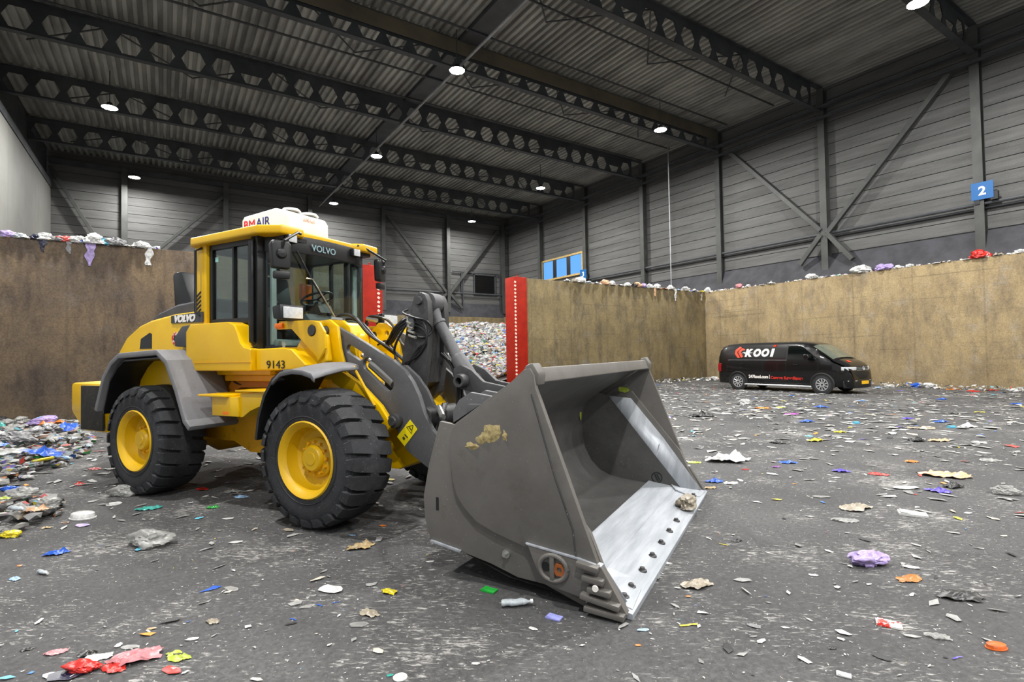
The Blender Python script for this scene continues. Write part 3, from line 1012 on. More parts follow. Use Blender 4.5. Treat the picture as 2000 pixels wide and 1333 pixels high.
def mirror(sg):
    m = B().prism([(-.09, -.16), (-.11, .11), (-.08, .15), (.08, .15), (.11, .11), (.10, -.16)], -.05, .05, 'x').done('mirror', M_trimb, LD, bevel=.025, seg=3)
    m.location = (-.66, sg * 1.01, 2.84) if sg < 0 else (-.86, .80, 2.92)
    m.rotation_euler = (0, 0, sg * .35)
    B().bx(-.04, .04, -.07, .10, -.27, -.185).done('lower_mirror', M_trimb, m, bevel=.02)
    B().lathe([(.001, .085), (.045, .08), (.06, .05)], ax='x', n=14).done('mirror_boss', M_trimb, m)
    B().tube([(.02, 0, .0), (.08, .02, .14), (-.15, -sg * .25, .30), (-.2, -sg * .3, .3)], .016).done('mirror_arm', M_trimb, m)


mirror(-1)
mirror(1)

# --- front frame, towers, lamps
q = B().prism([(-1.5, .55), (-1.45, 1.2), (-.9, 1.55), (-.35, 1.62), (.0, 1.5), (.55, 1.2), (.78, .95), (.78, .6), (.4, .45), (-.4, .45)], -.34, .34)
q.done('front_frame', M_yel, LD, bevel=.03)
for sg in (-1, 1):
    B().prism([(-.3, 1.62), (.1, 1.42), (.40, 1.18), (.56, .98), (.50, .92), (.33, 1.03), (.05, 1.26), (-.3, 1.42)], sg * .63, sg * .56).done('frame_cheek', M_yel, LD, bevel=.015)
hump = B().prism([(-.95, 1.6), (-.92, 2.05), (-.82, 2.14), (-.68, 2.14), (-.52, 2.0), (-.45, 1.6)], -.22, .22).done('front_cowl', M_yel, LD, bevel=.06, seg=3)
TOW = [(-.55, 1.45), (-.62, 1.85), (-.62, 2.05), (-.56, 2.12), (-.36, 2.13), (-.24, 2.05), (-.20, 1.8), (-.08, 1.45)]
for sg in (-1, 1):
    q = B()
    plate(q, TOW, [circ((-.42, 2.0), .06)], sg * .60, sg * .56)
    plate(q, [(-.70, 1.45), (-.68, 1.9), (-.60, 2.06), (-.5, 2.14), (-.36, 2.13), (-.24, 2.05), (-.16, 1.8), (-.08, 1.45)], [circ((-.58, 1.98), .05), circ((-.36, 2.0), .035)], sg * .41, sg * .36)
    tw = q.done('lift_tower', M_yel, LD, bevel=.008)
    B().lathe([(.02, -.03), (.055, -.03), (.055, .24)] if sg < 0 else [(.055, -.24), (.055, .03), (.02, .03)], (-.415, sg * .78, 2.0), 'y', 20).done('pivot_pin', M_boomd, tw)
    B().lathe([(.001, -.02), (.05, -.02), (.05, .04)], (-.58, sg * .385, 1.98), 'y', 18).done('pivot_pin', M_boomd, tw)
    q = B()
    plate(q, [(-.98, 2.03), (-.98, 2.09), (-.94, 2.115), (-.50, 2.12), (-.30, 2.09), (-.22, 1.98), (-.21, 1.80), (-.32, 1.66), (-.36, 1.72), (-.62, 1.93), (-.74, 2.03)], [circ((-.415, 2.0), .065)], sg * .80, sg * .77)
    q.prism([(-.94, 2.085), (-.94, 2.115), (-.50, 2.12), (-.50, 2.085)], sg * .8, sg * .6)
    br = q.done('lamp_bracket', M_yel, LD, bevel=.006)
    B().bx(-.99, -.86, sg * .83, sg * .76, 2.04, 2.10).done('indicator', M_orange, br, bevel=.015)
    hl = B().prism([(-.82, 2.14), (-.84, 2.28), (-.70, 2.30), (-.69, 2.12)], sg * .98, sg * .66).done('head_lamp', M_trimb, LD, bevel=.02)
    B().bx(-.695, -.675, sg * .95, sg * .69, 2.145, 2.275).done('lamp_lens', M_lampglass, hl, bevel=.012)

# --- steps
q = B().bx(-1.70, -1.22, -1.12, -.5, 1.05, 1.27).bx(-1.88, -1.38, -1.18, -.6, 1.27, 1.295).prism([(-1.22, 1.04), (-1.22, 1.31), (-.66, 1.34), (-.66, 1.2), (-.9, 1.17), (-1.05, 1.12), (-1.17, 1.05)], -1.1, -.5)
q.bx(-1.8, -.8, .5, 1.12, 1.05, 1.28)
sb = q.done('step_box', M_yel, LD, bevel=.008)
B().bx(-1.25, -.62, -1.14, -.4, 1.335, 1.35).done('step_tread', M_yel, sb)
B().tube([(-.72, -.95, 1.33), (-.72, -.95, 1.47)], .022, 8).lathe([(.03, 0), (.03, .06)], (-.72, -.95, 1.40), 'z', 10).done('step_post', M_yel, sb)
B().bx(-1.5, -1.40, -1.124, -1.118, 1.07, 1.10).done('side_reflector', M_orange, sb)
B().prism([(-2.25, 1.2), (-2.0, 1.52), (-1.0, 1.52), (-.9, 1.36), (-1.9, 1.34)], -.62, -.5).done('frame_web', paint('rust_orange', 'b06a08', 'c87a0a', '30200a', .9, .6), LD)

# --- lift arms
BO = [(-.66, 1.93), (-.64, 2.06), (-.52, 2.12), (-.42, 2.10), (.09, 1.865), (.52, 1.645), (.66, 1.55), (.76, 1.43), (.84, 1.29), (.91, 1.10), (1.01, .94), (1.25, .74), (1.60, .62), (1.68, .45), (1.55, .33), (1.2, .42), (.92, .57), (.68, .71), (.60, .84), (.48, 1.02), (.25, 1.22), (-.03, 1.45), (-.35, 1.70)]
for sg in (-1, 1):
    q = B()
    plate(q, BO, [capsule((-.12, 1.79), (.04, 1.71), .05), capsule((.15, 1.62), (.44, 1.40), .072)], sg * .535, sg * .475)
    ip = [(p[0] + .01, p[1] - .005) for p in BO]
    plate(q, [(.22, 1.58), (.52, 1.60), (.68, 1.48), (.80, 1.34), (.92, 1.13), (1.02, .96), (1.25, .74), (1.60, .62), (1.68, .45), (1.55, .33), (1.2, .42), (.92, .57), (.68, .71), (.60, .84), (.48, 1.02), (.22, 1.25)], [], sg * .345, sg * .30)
    q.prism([(-.40, 2.05), (.09, 1.83), (.5, 1.62), (.64, 1.52), (.62, 1.47), (.48, 1.57), (.07, 1.78), (-.42, 2.0)], sg * .48, sg * .34) if 0 else None
    bo = q.done('lift_arm', M_boom, LD, bevel=.006)
    B().tube([(-.05, sg * .41, 1.72), (.14, sg * .41, 1.615)], .022, 10).tube([(.12, sg * .41, 1.63), (.44, sg * .41, 1.41)], [.075, .075], 18).done('arm_cylinder', M_chrome, bo)
    B().lathe([(.001, -.10), (.045, -.10), (.05, -.08), (.075, -.075), (.075, .0)] if sg < 0 else [(.075, 0), (.075, .075), (.05, .08), (.045, .1), (.001, .1)], (.56, sg * .535, 1.02), 'y', 20).done('arm_pin', M_boomd, bo)
    if sg < 0:
        ws = B().prism([(.73, 1.035), (.825, .94), (.655, .755), (.555, .85)], -.5395, -.535)
        ws = tag(ws.done('warning_sticker', M_sticker, bo, smooth=False), 'yellow warning sticker with black triangle')
        c = Vector((.735, .945))
        pts = [c + Vector((cos(a), sin(a))) * .052 for a in (pi * .75 - pi / 2 + .0, pi * .75 + pi / 6, pi * .75 + pi * 5 / 6)]
        q = B().tube([(p.x, -.541, p.y) for p in pts + [pts[0]]], .004, 6)
        q.tube([(c.x - .012, -.541, c.y + .012), (c.x + .015, -.541, c.y - .015)], .005, 6).tube([(.64, -.541, .85), (.66, -.541, .83)], .012, 6).tube([(.66, -.541, .88), (.70, -.541, .85)], .006, 6)
        q.done('warning_triangle', M_num, ws)
    B().tube([(-.35, sg * .44, 1.15), (.1, sg * .45, 1.05), (.56, sg * .45, 1.02)], [.075, .075, .04], 16).done('lift_cylinder', M_boomd, LD)
B().lathe([(.11, -.47), (.11, .47)], (.85, 0, 1.05), 'y', 20).done('cross_tube', M_boomd, LD)
# bell crank and tilt linkage
BC = [(.36, 1.5), (.40, 1.75), (.46, 2.05), (.53, 2.28), (.57, 2.37), (.64, 2.41), (.71, 2.38), (.75, 2.30), (.76, 2.1), (.74, 1.75), (.70, 1.48), (.66, 1.28), (.56, 1.2), (.45, 1.28)]
q = B()
plate(q, BC, [circ((.64, 2.31), .03, 10)], -.24, -.15)
plate(q, BC, [circ((.64, 2.31), .03, 10)], .07, .16)
q.prism([(.42, 1.5), (.52, 2.05), (.70, 2.0), (.68, 1.4), (.5, 1.3)], -.15, .07)
bc = q.done('bell_crank', M_boomd, LD, bevel=.02)
B().lathe([(.001, -.27), (.04, -.27), (.05, -.24), (.05, .2), (.001, .2)], (.64, 0, 2.31), 'y', 18).done('crank_pin', M_boomd, bc)
q = B().lathe([(.11, -.12), (.11, .05)], (.66, 0, 2.30), 'y', 22).tube([(.66, -.03, 2.28), (.73, -.03, 2.10), (.745, -.03, 2.07)], [.075, .055, .055], 18).tube([(.74, -.03, 2.08), (.76, -.03, 2.05)], .078, 18)
q.tube([(.76, -.03, 2.05), (.98, -.03, 1.70), (.99, -.03, 1.69), (1.00, -.03, 1.67), (1.16, -.03, 1.44)], [.066, .066, .075, .085, .095], 20)
q.done('tilt_cylinder', M_boom, LD)
q = B()
plate(q, [(1.05, 1.56), (1.14, 1.60), (1.28, 1.54), (1.42, 1.42), (1.75, 1.36), (1.80, 1.24), (1.55, 1.22), (1.3, 1.3), (1.14, 1.34), (1.06, 1.42)], [circ((1.17, 1.44), .04, 12)], -.20, -.14)
plate(q, [(1.05, 1.56), (1.14, 1.60), (1.28, 1.54), (1.42, 1.42), (1.75, 1.36), (1.80, 1.24), (1.55, 1.22), (1.3, 1.3), (1.14, 1.34), (1.06, 1.42)], [], .07, .13)
tl = q.done('tilt_link', M_boomd, LD, bevel=.012)
B().lathe([(.038, -.30), (.065, -.30), (.075, -.27), (.075, .2), (.038, .2)], (1.18, 0, 1.43), 'y', 22, True).done('link_pin', M_boomd, tl)
# hoses
def hose(pts, r=.014, name='hydraulic_hose', m=None, par=None):
    P = [Vector(p) for p in pts]
    out = []
    n = len(P)
    for i in range(n - 1):
        p0, p1, p2, p3 = P[max(i - 1, 0)], P[i], P[i + 1], P[min(i + 2, n - 1)]
        for k in range(6):
            t = k / 6
            out.append(.5 * ((2 * p1) + (p2 - p0) * t + (2 * p0 - 5 * p1 + 4 * p2 - p3) * t * t + (-p0 + 3 * p1 - 3 * p2 + p3) * t ** 3))
    out.append(P[-1])
    B().tube(out, r, 7).done(name, m or M_hose, par or LD)


for k in range(3):
    d = .035 * k
    hose([(-.05, -.1 + d, 1.85), (.2, -.2, 1.85 + d), (.42, -.30, 2.0 + d), (.55, -.28, 2.05 + d), (.72, -.27, 1.98 + d), (.74, -.26, 1.85), (.62, -.26, 1.7 + d), (.45, -.27, 1.62 - d)])
hose([(.50, -.26, 2.22), (.46, -.30, 2.18), (.62, -.30, 2.12), (.75, -.26, 2.08), (.78, -.20, 1.98), (.70, -.26, 1.9), (.5, -.27, 1.95)], .013)
for k in range(3):
    d = .05 * k
    hose([(.75, .0 + d, 1.72), (.92, -.05 + d, 1.6 - d * .5), (1.02, -.1 + d, 1.4), (1.05, -.12 + d, 1.15), (1.2, -.1, 1.0)], .018)
hose([(-.62, -.3, 2.1), (-.5, -.3, 2.2), (-.3, -.28, 2.17), (-.1, -.22, 1.95), (.2, -.2, 1.78), (.38, -.2, 1.65)], .02)
hose([(-.6, -.24, 2.08), (-.45, -.22, 2.16), (-.25, -.2, 2.1), (-.05, -.16, 1.9), (.25, -.15, 1.7)], .018)
hose([(-.72, .35, 2.06), (-.64, .33, 2.22), (-.4, .33, 2.2), (-.25, .34, 2.1), (-.05, .3, 1.85), (.3, .25, 1.7)], .017)
hose([(-.66, .34, 2.15), (-.7, .3, 1.95), (-.5, .3, 1.78), (-.35, .33, 1.72)], .016)
hose([(-.5, .34, 1.85), (-.35, .33, 1.9), (-.22, .33, 1.8), (-.2, .33, 1.66)], .012)
for pts, rr in (([(-.66, .33, 2.2), (-.5, .33, 2.17)], .03), ([(-.60, -.32, 2.16), (-.44, -.3, 2.14)], .03), ([(.50, -.27, 2.16), (.54, -.27, 1.98)], .035)):
    B().tube(pts, rr, 8).done('hose_fitting', M_chrome, LD)
for k in range(3):
    hose([(.95, -.25 + .03 * k, 1.18), (1.1, -.5, 1.12 - .03 * k), (1.3, -.75, 1.08), (1.55, -.95, 1.05 - .02 * k), (1.8, -1.1, 1.05)], .016)
for pts in ([(1.0, -.4, 1.16), (1.25, -.68, 1.10)], [(1.62, -1.0, 1.06), (1.75, -1.06, 1.06)]):
    B().tube(pts, .03, 8).done('hose_fitting', M_chrome, LD)
hose([(-2.2, -.55, 1.52), (-2.0, -.62, 1.40), (-1.7, -.58, 1.36), (-1.4, -.56, 1.45)], .012)
hose([(-1.2, -.6, 1.52), (-1.05, -.64, 1.44), (-1.0, -.6, 1.34)], .02)

B().bx(.44, .60, -.30, -.25, 2.02, 2.13).done('valve_block', M_boom, LD, bevel=.008)
for k in range(4):
    B().tube([(.50 + .01 * k, -.29, 2.08 - .05 * k), (.58 + .02 * k, -.31, 2.05 - .05 * k)], .016, 8).done('hose_fitting', M_chrome, LD)
hose([(.46, -.28, 2.12), (.30, -.26, 2.02), (.18, -.22, 1.90), (.02, -.1, 1.84), (-.12, .1, 1.80)], .014)
hose([(.50, -.30, 2.05), (.36, -.30, 1.86), (.30, -.26, 1.72), (.42, -.25, 1.56)], .014)
# --- bucket
YN, YF = -1.53, 1.68
INN = [(3.29, .045), (2.74, .125), (2.42, .15), (2.24, .18), (2.10, .24), (1.99, .35), (1.91, .5), (1.87, .66), (1.87, .85), (1.90, 1.0), (1.97, 1.10), (2.1, 1.2), (2.36, 1.36), (2.62, 1.53)]
OUTR = [(2.64, 1.585), (2.34, 1.41), (2.05, 1.24), (1.90, 1.15), (1.83, 1.02), (1.80, .85), (1.70, .62), (1.72, .4), (1.76, .27), (2.05, .20), (2.42, .09), (2.74, .06), (3.0, .0), (3.31, .0)]
q = B()
q.grid([[(x, y, z) for x, z in INN] for y in (YN, YF)])
q.grid([[(x, y, z) for x, z in OUTR] for y in (YN, YF)])
q.grid([[(x, y, z) for x, z in (INN[-1], OUTR[0])] for y in (YN, YF)])
q.grid([[(x, y, z) for x, z in (OUTR[-1], INN[0])] for y in (YN, YF)])
bk = q.done('bucket', M_buckin, LD, angle=25)
LIP = [(2.60, 1.52), (2.585, 1.56), (2.62, 1.60), (2.66, 1.60), (2.70, 1.50), (2.68, 1.49)]
B().prism(LIP, YN - .05, YF + .05).done('top_lip', M_buck, bk, bevel=.012)
SB = [(1.84, 1.19), (2.05, 1.16), (2.4, 1.3), (3.05, .5), (3.14, .28), (3.30, .02), (3.02, .0), (2.71, .10), (2.50, .11), (2.28, .17), (2.03, .215), (1.74, .255), (1.685, .42), (1.675, .60), (1.73, .85)]
SA = [(2.60, 1.59), (2.50, 1.505), (2.02, 1.19), (1.985, 1.14), (1.965, .95), (1.985, .76), (2.02, .65), (2.09, .56), (2.19, .475), (2.35, .415), (2.58, .355), (2.98, .33), (3.135, .27), (2.92, .85), (2.80, 1.17), (2.73, 1.36), (2.69, 1.46), (2.68, 1.55), (2.65, 1.60)]
GR = [(2.66, 1.42), (2.74, 1.15), (2.83, .85), (2.95, .52), (2.965, .35)]
for y, sg in ((YN, -1), (YF, 1)):
    tag(B().prism(SB, y - .02 * 1, y + .02).done('lower_side_plate', M_buck, bk, bevel=.006), None)
    sa = B().prism(SA, y + sg * .02, y + sg * .07).done('side_plate', M_buck, bk, bevel=.008)
    B().tube([(x, y + sg * .071, z) for x, z in GR], .006, 6).done('weld_seam', M_boomd, sa)
    B().prism([(2.575, 1.47), (2.56, 1.52), (2.60, 1.62), (2.66, 1.64), (2.71, 1.56), (2.70, 1.48)], y - .05, y + .08).done('corner_block', M_buck, bk, bevel=.02)
    B().prism([(1.74, .25), (1.75, .27), (2.03, .23), (2.02, .21)], y + sg * .02, y + sg * .035).done('heel_edge', M_shine, bk, bevel=.004)
    wp = B().prism([(2.61, .385), (2.98, .345), (3.145, .315), (3.31, .04), (3.02, .09), (2.75, .13), (2.69, .2)], y + sg * .02, y + sg * .085).done('corner_wear_plate', M_buck, bk, bevel=.008)
    B().prism([(2.60, .39), (2.98, .35), (3.145, .32), (3.145, .31), (2.98, .34), (2.61, .38)], y + sg * .03, y + sg * .09).done('top_edge', M_shine, wp)
    c = (2.81, .255)
    ring = [(c[0] + .10 * cos(2 * pi * k / 24), y + sg * .095, c[1] + .085 * sin(2 * pi * k / 24)) for k in range(25)]
    B().tube(ring, .018, 8, cap=False).bar((c[0] - .005, y + sg * .10, c[1] - .085), (c[0] - .005, y + sg * .10, c[1] + .085), .02, .032).done('lifting_ring', M_buck, wp, bevel=.004)
    tag(B().lathe([(.02, -.006), (.045, -.008), (.05, .006), (.02, .006)], (c[0] + .045, y + sg * .092, c[1] - .005), 'y', 6, True).done('ring_bolt', M_rust, wp), 'rusty orange bolt')
    B().lathe([(.001, -.006), (.03, -.006), (.03, .006)], (c[0] - .055, y + sg * .086, c[1]), 'y', 14).done('ring_hole', M_trimb, wp)
    for a, b in (((2.985, .325), (3.135, .305)), ((3.025, .245), (3.17, .23)), ((3.06, .175), (3.215, .165)), ((3.01, .125), (3.27, .09)), ((3.035, .05), (3.30, .035))):
        B().bar((a[0], y + sg * .10, a[1]), (b[0], y + sg * .10, b[1]), .075, .036).done('wear_bar', M_buck, wp, bevel=.008)
    tag(B().lathe([(.001, -.004), (.02, -.004), (.022, .004)], (3.12, y + sg * .14, .195), 'y', 12).done('pale_stud', M_white, wp), None)
    B().lathe([(.001, -.03), (.014, -.03), (.014, 0), (.03, 0), (.03, .03)] if sg < 0 else [(.03, -.03), (.03, 0), (.014, 0), (.014, .03), (.001, .03)], (2.42, y + sg * .045, .27), 'y', 14).done('side_bolt', M_chrome, bk)
    B().bx(1.795, 1.82, y + sg * .022, y + sg * .017, .50, .60).done('side_slot', M_trimb, bk)
    # inner gusset box with the slanted cap
    yi = y - sg * .19
    G = [(2.22, 1.16), (3.10, .07), (2.74, .125), (2.42, .15), (2.24, .18), (2.10, .24), (1.99, .35), (1.91, .5), (1.87, .66), (1.87, .85), (1.90, 1.0), (1.97, 1.10), (2.1, 1.2)]
    q = B().prism(G, yi, yi + .012 * sg)
    gp = q.done('gusset_plate', M_buckin, bk, smooth=False)
    B().lathe([(.055, -.006), (.065, -.006), (.065, .006), (.055, .006)], (2.80, yi, .20), 'y', 22, True).bar((2.775, yi, .24), (2.81, yi, .16), .012, .012).bar((2.80, yi, .24), (2.835, yi, .17), .012, .012).done('round_emblem', M_trimb, gp)
    q = B()
    q.grid([[(2.22, yi, 1.16), (2.80, yi, .44), (3.10, yi, .07)], [(2.46, y - sg * .03, 1.12), (2.84, y - sg * .03, .66), (3.27, y - sg * .03, .07)]])
    q.done('gusset_cap', M_shine, bk, solid=.02)
    B().bar((2.80, yi, .46), (2.82, y - sg * .1, .58), .01, .02).done('weld_bead', M_shine, bk)
# cutting edge and its bolts
q = B()
q.prism([(2.70, .13), (2.70, .155), (3.05, .11), (3.335, .028), (3.335, .0), (3.1, .0)], YN - .02, YF + .02)
q.prism([(3.02, .118), (3.335, .04), (3.335, .0), (3.02, .03)], YN - .05, YF + .05)
ce = q.done('cutting_edge', M_shine, bk, bevel=.004, smooth=False)
zf = lambda x: .155 - (x - 2.7) * .1286 if x < 3.05 else .11 - (x - 3.05) * .288
for y, sg in ((YN, 1), (YF, -1)):
    q = B()
    pts = [(2.93, 0), (2.93, .12), (3.05, .38), (3.20, .40), (3.30, .30), (3.32, 0)]
    lo = [q.bm.verts.new((x, y + sg * d, zf(x) - .004)) for x, d in pts]
    hi = [q.bm.verts.new((x, y + sg * d, zf(x) + .018)) for x, d in pts]
    q.face(hi)
    for k in range(6):
        q.face([lo[k], lo[(k + 1) % 6], hi[(k + 1) % 6], hi[k]])
    q.done('corner_plate', M_shine, ce, smooth=False)
for y in (1.36, 1.03, .36, .03, -.30, -.62, -.94, -1.25, -1.42):
    q = B().lathe([(.001, .03), (.018, .028), (.022, .012), (.034, .008), (.036, -.004)], (3.235, y, .062), 'z', 10)
    q.done('edge_bolt', M_boomd, ce)
# ears and mounting behind the bucket
for y in (-.95, -.7, .65, .9):
    q = B().prism([(1.58, .4), (1.55, 1.20), (1.62, 1.30), (1.74, 1.37), (1.95, 1.34), (2.05, 1.22), (1.9, 1.0), (1.8, .6), (1.75, .35)], y, y + .05)
    if y == -.95:
        q.bx(1.74, 1.9, -1.0, -.94, 1.18, 1.27)
    q.done('bucket_ear', M_boom, bk, bevel=.008)
rnd = random.Random(4)
q = B()
for cx, cz, rx, rz in ((2.36, 1.14, .10, .10), (2.27, 1.09, .09, .05), (2.17, 1.03, .08, .03), (2.44, 1.12, .03, .05)):
    c0 = q.bm.verts.new((cx, YN - .083, cz))
    ring = []
    for k in range(14):
        a = 2 * pi * k / 14
        r = rnd.uniform(.45, 1.05)
        ring.append(q.bm.verts.new((cx + rx * r * cos(a), YN - .0705, cz + rz * r * sin(a))))
    for k in range(14):
        q.face([c0, ring[k], ring[(k + 1) % 14]])
tag(q.done('mud_patch', two('dried_mud', '857548', 'b3a274', 30, .9, bump=.4), bk), 'dried sand coloured dirt patch')
# ------------------------------------------------------------------ delivery van
M_vblk = NT('van_black_paint')
M_vblk.base(lin('040405'), .3, 0, .3)
M_vblk.b.inputs['Coat Weight'].default_value = .6
M_vblk.b.inputs['Coat Roughness'].default_value = .04
M_vblk = M_vblk.m
M_vglass = plain('van_dark_glass', '0c100f', .05, 0, .8)
M_vscreen = two('van_windscreen', '4c5248', '5f6558', 2, .08, 0, spec=.8)
M_alloy = plain('alloy_silver', 'c4c6c8', .35, .6)
M_vplas = plain('van_black_plastic', '101011', .6)
M_logo = plain('logo_orange_red', 'f0401c', .45)
M_redtxt = plain('text_red', 'c0281c', .5)
M_plate = two('plate_yellow', 'e8b010', 'f2bc18', 30, .5)
VAN = thing('delivery_van', 'black panel van with white and orange lettering parked in front of the ochre concrete wall', 'van', (21.88, 10.37, 0), -pi / 2)
VAN.scale = (1.035,) * 3
SEC = [(.70, .24), (.90, .27), (.945, .42), (.95, .70), (.955, .95), (.945, 1.20), (.90, 1.45), (.845, 1.70), (.78, 1.85), (.66, 1.925), (.40, 1.96), (0, 1.97)]


def ysec(z):
    for (a, b), (c, d) in zip(SEC, SEC[1:]):
        if b <= z <= d:
            return a + (c - a) * (z - b) / (d - b)
    return SEC[0][0] if z < SEC[0][1] else 0


def vtop(x):
    T = [(-4.33, 1.55), (-4.25, 1.80), (-4.1, 1.92), (-3.8, 1.955), (-2.5, 1.97), (-1.0, 1.96), (-.6, 1.92), (-.42, 1.86), (-.1, 1.66), (.3, 1.38), (.42, 1.29), (.6, 1.21), (.75, 1.12), (.86, 1.01), (.93, .88), (.97, .6)]
    for (a, b), (c, d) in zip(T, T[1:]):
        if a <= x <= c:
            return b + (d - b) * (x - a) / (c - a)
    return T[0][1] if x < a else T[-1][1]


def vwid(x):
    T = [(-4.33, .95), (-4.2, .985), (-3.9, 1), (-.6, 1), (.3, .99), (.6, .96), (.8, .90), (.92, .80), (.97, .70)]
    for (a, b), (c, d) in zip(T, T[1:]):
        if a <= x <= c:
            return b + (d - b) * (x - a) / (c - a)
    return T[0][1] if x < T[0][0] else T[-1][1]


def vring(x):
    t = vtop(x)
    out = []
    n = len(SEC)
    for i, (y, z) in enumerate(SEC):
        lim = t - (.0 if i == n - 1 else (.01, .045, .10, .16)[min(n - 2 - i, 3)])
        if z > lim:
            z2 = lim
            y2 = y if i >= n - 4 else min(y, max(ysec(min(z2, 1.9)), .6))
            # lower roofline: the upper points spread out to the body width there
            if i >= n - 4:
                k = {n - 4: .97, n - 3: .86, n - 2: .5, n - 1: 0}[i]
                y2 = max(y, k * ysec(max(min(z2, 1.9), .3))) if t < 1.9 else y
            y, z = y2, z2
        out.append((x, y * vwid(x), z))
    return out


XS = [-4.33, -4.27, -4.15, -3.95, -3.6, -3.2, -2.6, -2.0, -1.4, -1.0, -.7, -.5, -.42, -.25, -.1, .1, .3, .42, .52, .62, .72, .80, .87, .92, .95, .97]
q = B()
rows = []
for x in XS:
    r = vring(x)
    rows.append([(x, -y, z) for (x, y, z) in r] + [(x, y, z) for (x, y, z) in r[-2::-1]])
g = q.grid(rows)
q.face(g[0][::-1])
q.face(g[-1])
q.done('body', M_vblk, VAN, angle=32)


def side_patch(pts_top, pts_bot, name, mat, off=.008, n=6):
    q = B()
    rows = []
    for k in range(n + 1):
        f = k / n
        row = []
        for (x0, z0), (x1, z1) in zip(pts_bot, pts_top):
            x, z = x0 + (x1 - x0) * f, z0 + (z1 - z0) * f
            row.append((x, -(ysec(z) * vwid(x) + off), z))
        rows.append(row)
    q.grid(rows)
    return q.done(name, mat, VAN)


side_patch([(-1.26, 1.78), (-.9, 1.79), (-.72, 1.76), (-.55, 1.62), (-.28, 1.40), (-.10, 1.28)], [(-1.26, 1.26), (-.9, 1.255), (-.72, 1.25), (-.55, 1.245), (-.28, 1.24), (-.10, 1.235)], 'side_window', M_vglass)
side_patch([(-1.32, 1.82), (-1.28, 1.82)], [(-1.32, 1.24), (-1.28, 1.24)], 'door_pillar', M_vplas, .006)
side_patch([(-3.85, 1.255), (-1.3, 1.245)], [(-3.85, 1.235), (-1.3, 1.225)], 'belt_moulding', plain('dull_chrome', '6a6c70', .3, .6), .006, 1)
side_patch([(-2.98, .32), (-.42, .32)], [(-2.98, .27), (-.42, .27)], 'sill_trim', M_vplas, .008, 1)
# windscreen
q = B()
rows = []
for x in (-.36, -.2, -.05, .1, .25, .36):
    t = vtop(x)
    w = .80 + (x + .36) * .10
    rows.append([(x + .02 * (1 - (yy / w) ** 2) + .02, yy, t - .02 - .075 * abs(yy / w) ** 3 + .022) for yy in [w * k / 5 for k in range(-5, 6)]])
q.grid(rows)
q.done('windscreen', M_vscreen, VAN)
B().tube([(.44, -.72, 1.285), (.40, 0, 1.325), (.44, .5, 1.29)], .012, 6).done('wiper', M_vplas, VAN)
# wheels
def van_wheel(x, y):
    w = bpy.data.objects.new('wheel', None)
    COL.objects.link(w)
    w.parent = VAN
    w.location = (x, y, .335)
    B().lathe([(.22, -.11), (.30, -.115), (.325, -.10), (.335, -.06), (.335, .06), (.325, .10), (.22, .11)], ax='y', n=40, close=True).done('tyre', M_rub, w)
    q = B().lathe([(.225, -.118), (.205, -.118), (.19, -.09), (.19, .05), (.225, .05)], ax='y', n=40, close=True)
    q.lathe([(.001, -.105), (.05, -.105), (.055, -.07)], ax='y', n=16)
    for k in range(10):
        t = 2 * pi * k / 10
        a = Vector((.04 * cos(t), -.10, .04 * sin(t)))
        b = Vector((.205 * cos(t + .35), -.108, .205 * sin(t + .35)))
        q.bar(a, b, .02, .035)
    q.done('rim', M_alloy, w)
    B().lathe([(.001, -.05), (.2, -.05), (.2, .1)], ax='y', n=30).done('brake', M_trimb, w)
    return w


vw = van_wheel(0, -.84)
for x, y, r in ((-3.4, -.84, 0), (0, .84, pi), (-3.4, .84, pi)):
    c = copy_tree(vw, VAN)
    c.location = (x, y, .335)
    c.rotation_euler = (0, .3 * x, r)
for x in (0, -3.4):
    q = B()
    ring = [(x + .405 * cos(t), -.925, .335 + .405 * sin(t)) for t in [pi * (k / 16) * 1.16 - .25 for k in range(17)]]
    q.tube(ring, .045, 8)
    q.lathe([(.001, 0), (.385, 0), (.385, .02)], (x, -.947, .335), 'y', 36)
    q.done('wheel_arch', M_vplas, VAN)
B().tube([(-3.05, -1.0, .24), (-2.98, -1.02, .25), (-.42, -1.02, .25), (-.36, -1.0, .24)], .033, 10).done('side_bar', M_alloy, VAN)
mir = B().prism([(-.10, -.08), (-.09, .12), (.07, .12), (.11, .0), (.05, -.09)], -.13, .07).done('mirror', M_vblk, VAN, bevel=.025, seg=3)
mir.location = (-.42, -1.08, 1.33)
for x in (-.95, -3.2):
    B().box((x, -.972, 1.06), (.19, .03, .035)).done('door_handle', M_vblk, VAN, bevel=.01)
q = B()
for x, z0, z1 in ((-1.34, .36, 1.86), (-2.3, .36, 1.25), (-.12, .75, 1.24)):
    n = 8
    for k in range(n):
        a, b = z0 + (z1 - z0) * k / n, z0 + (z1 - z0) * (k + 1) / n
        q.bar((x, -(ysec(a) + .001), a), (x, -(ysec(b) + .001), b), .008, .008)
q.done('door_seam', M_vplas, VAN, smooth=False)
tag(B().prism([(-4.34, .75), (-4.34, 1.1), (-4.18, 1.1), (-4.2, .75)], -.955, -.80).done('tail_light', plain('tail_red', '8a1018', .2), VAN, bevel=.01), 'red tail light')
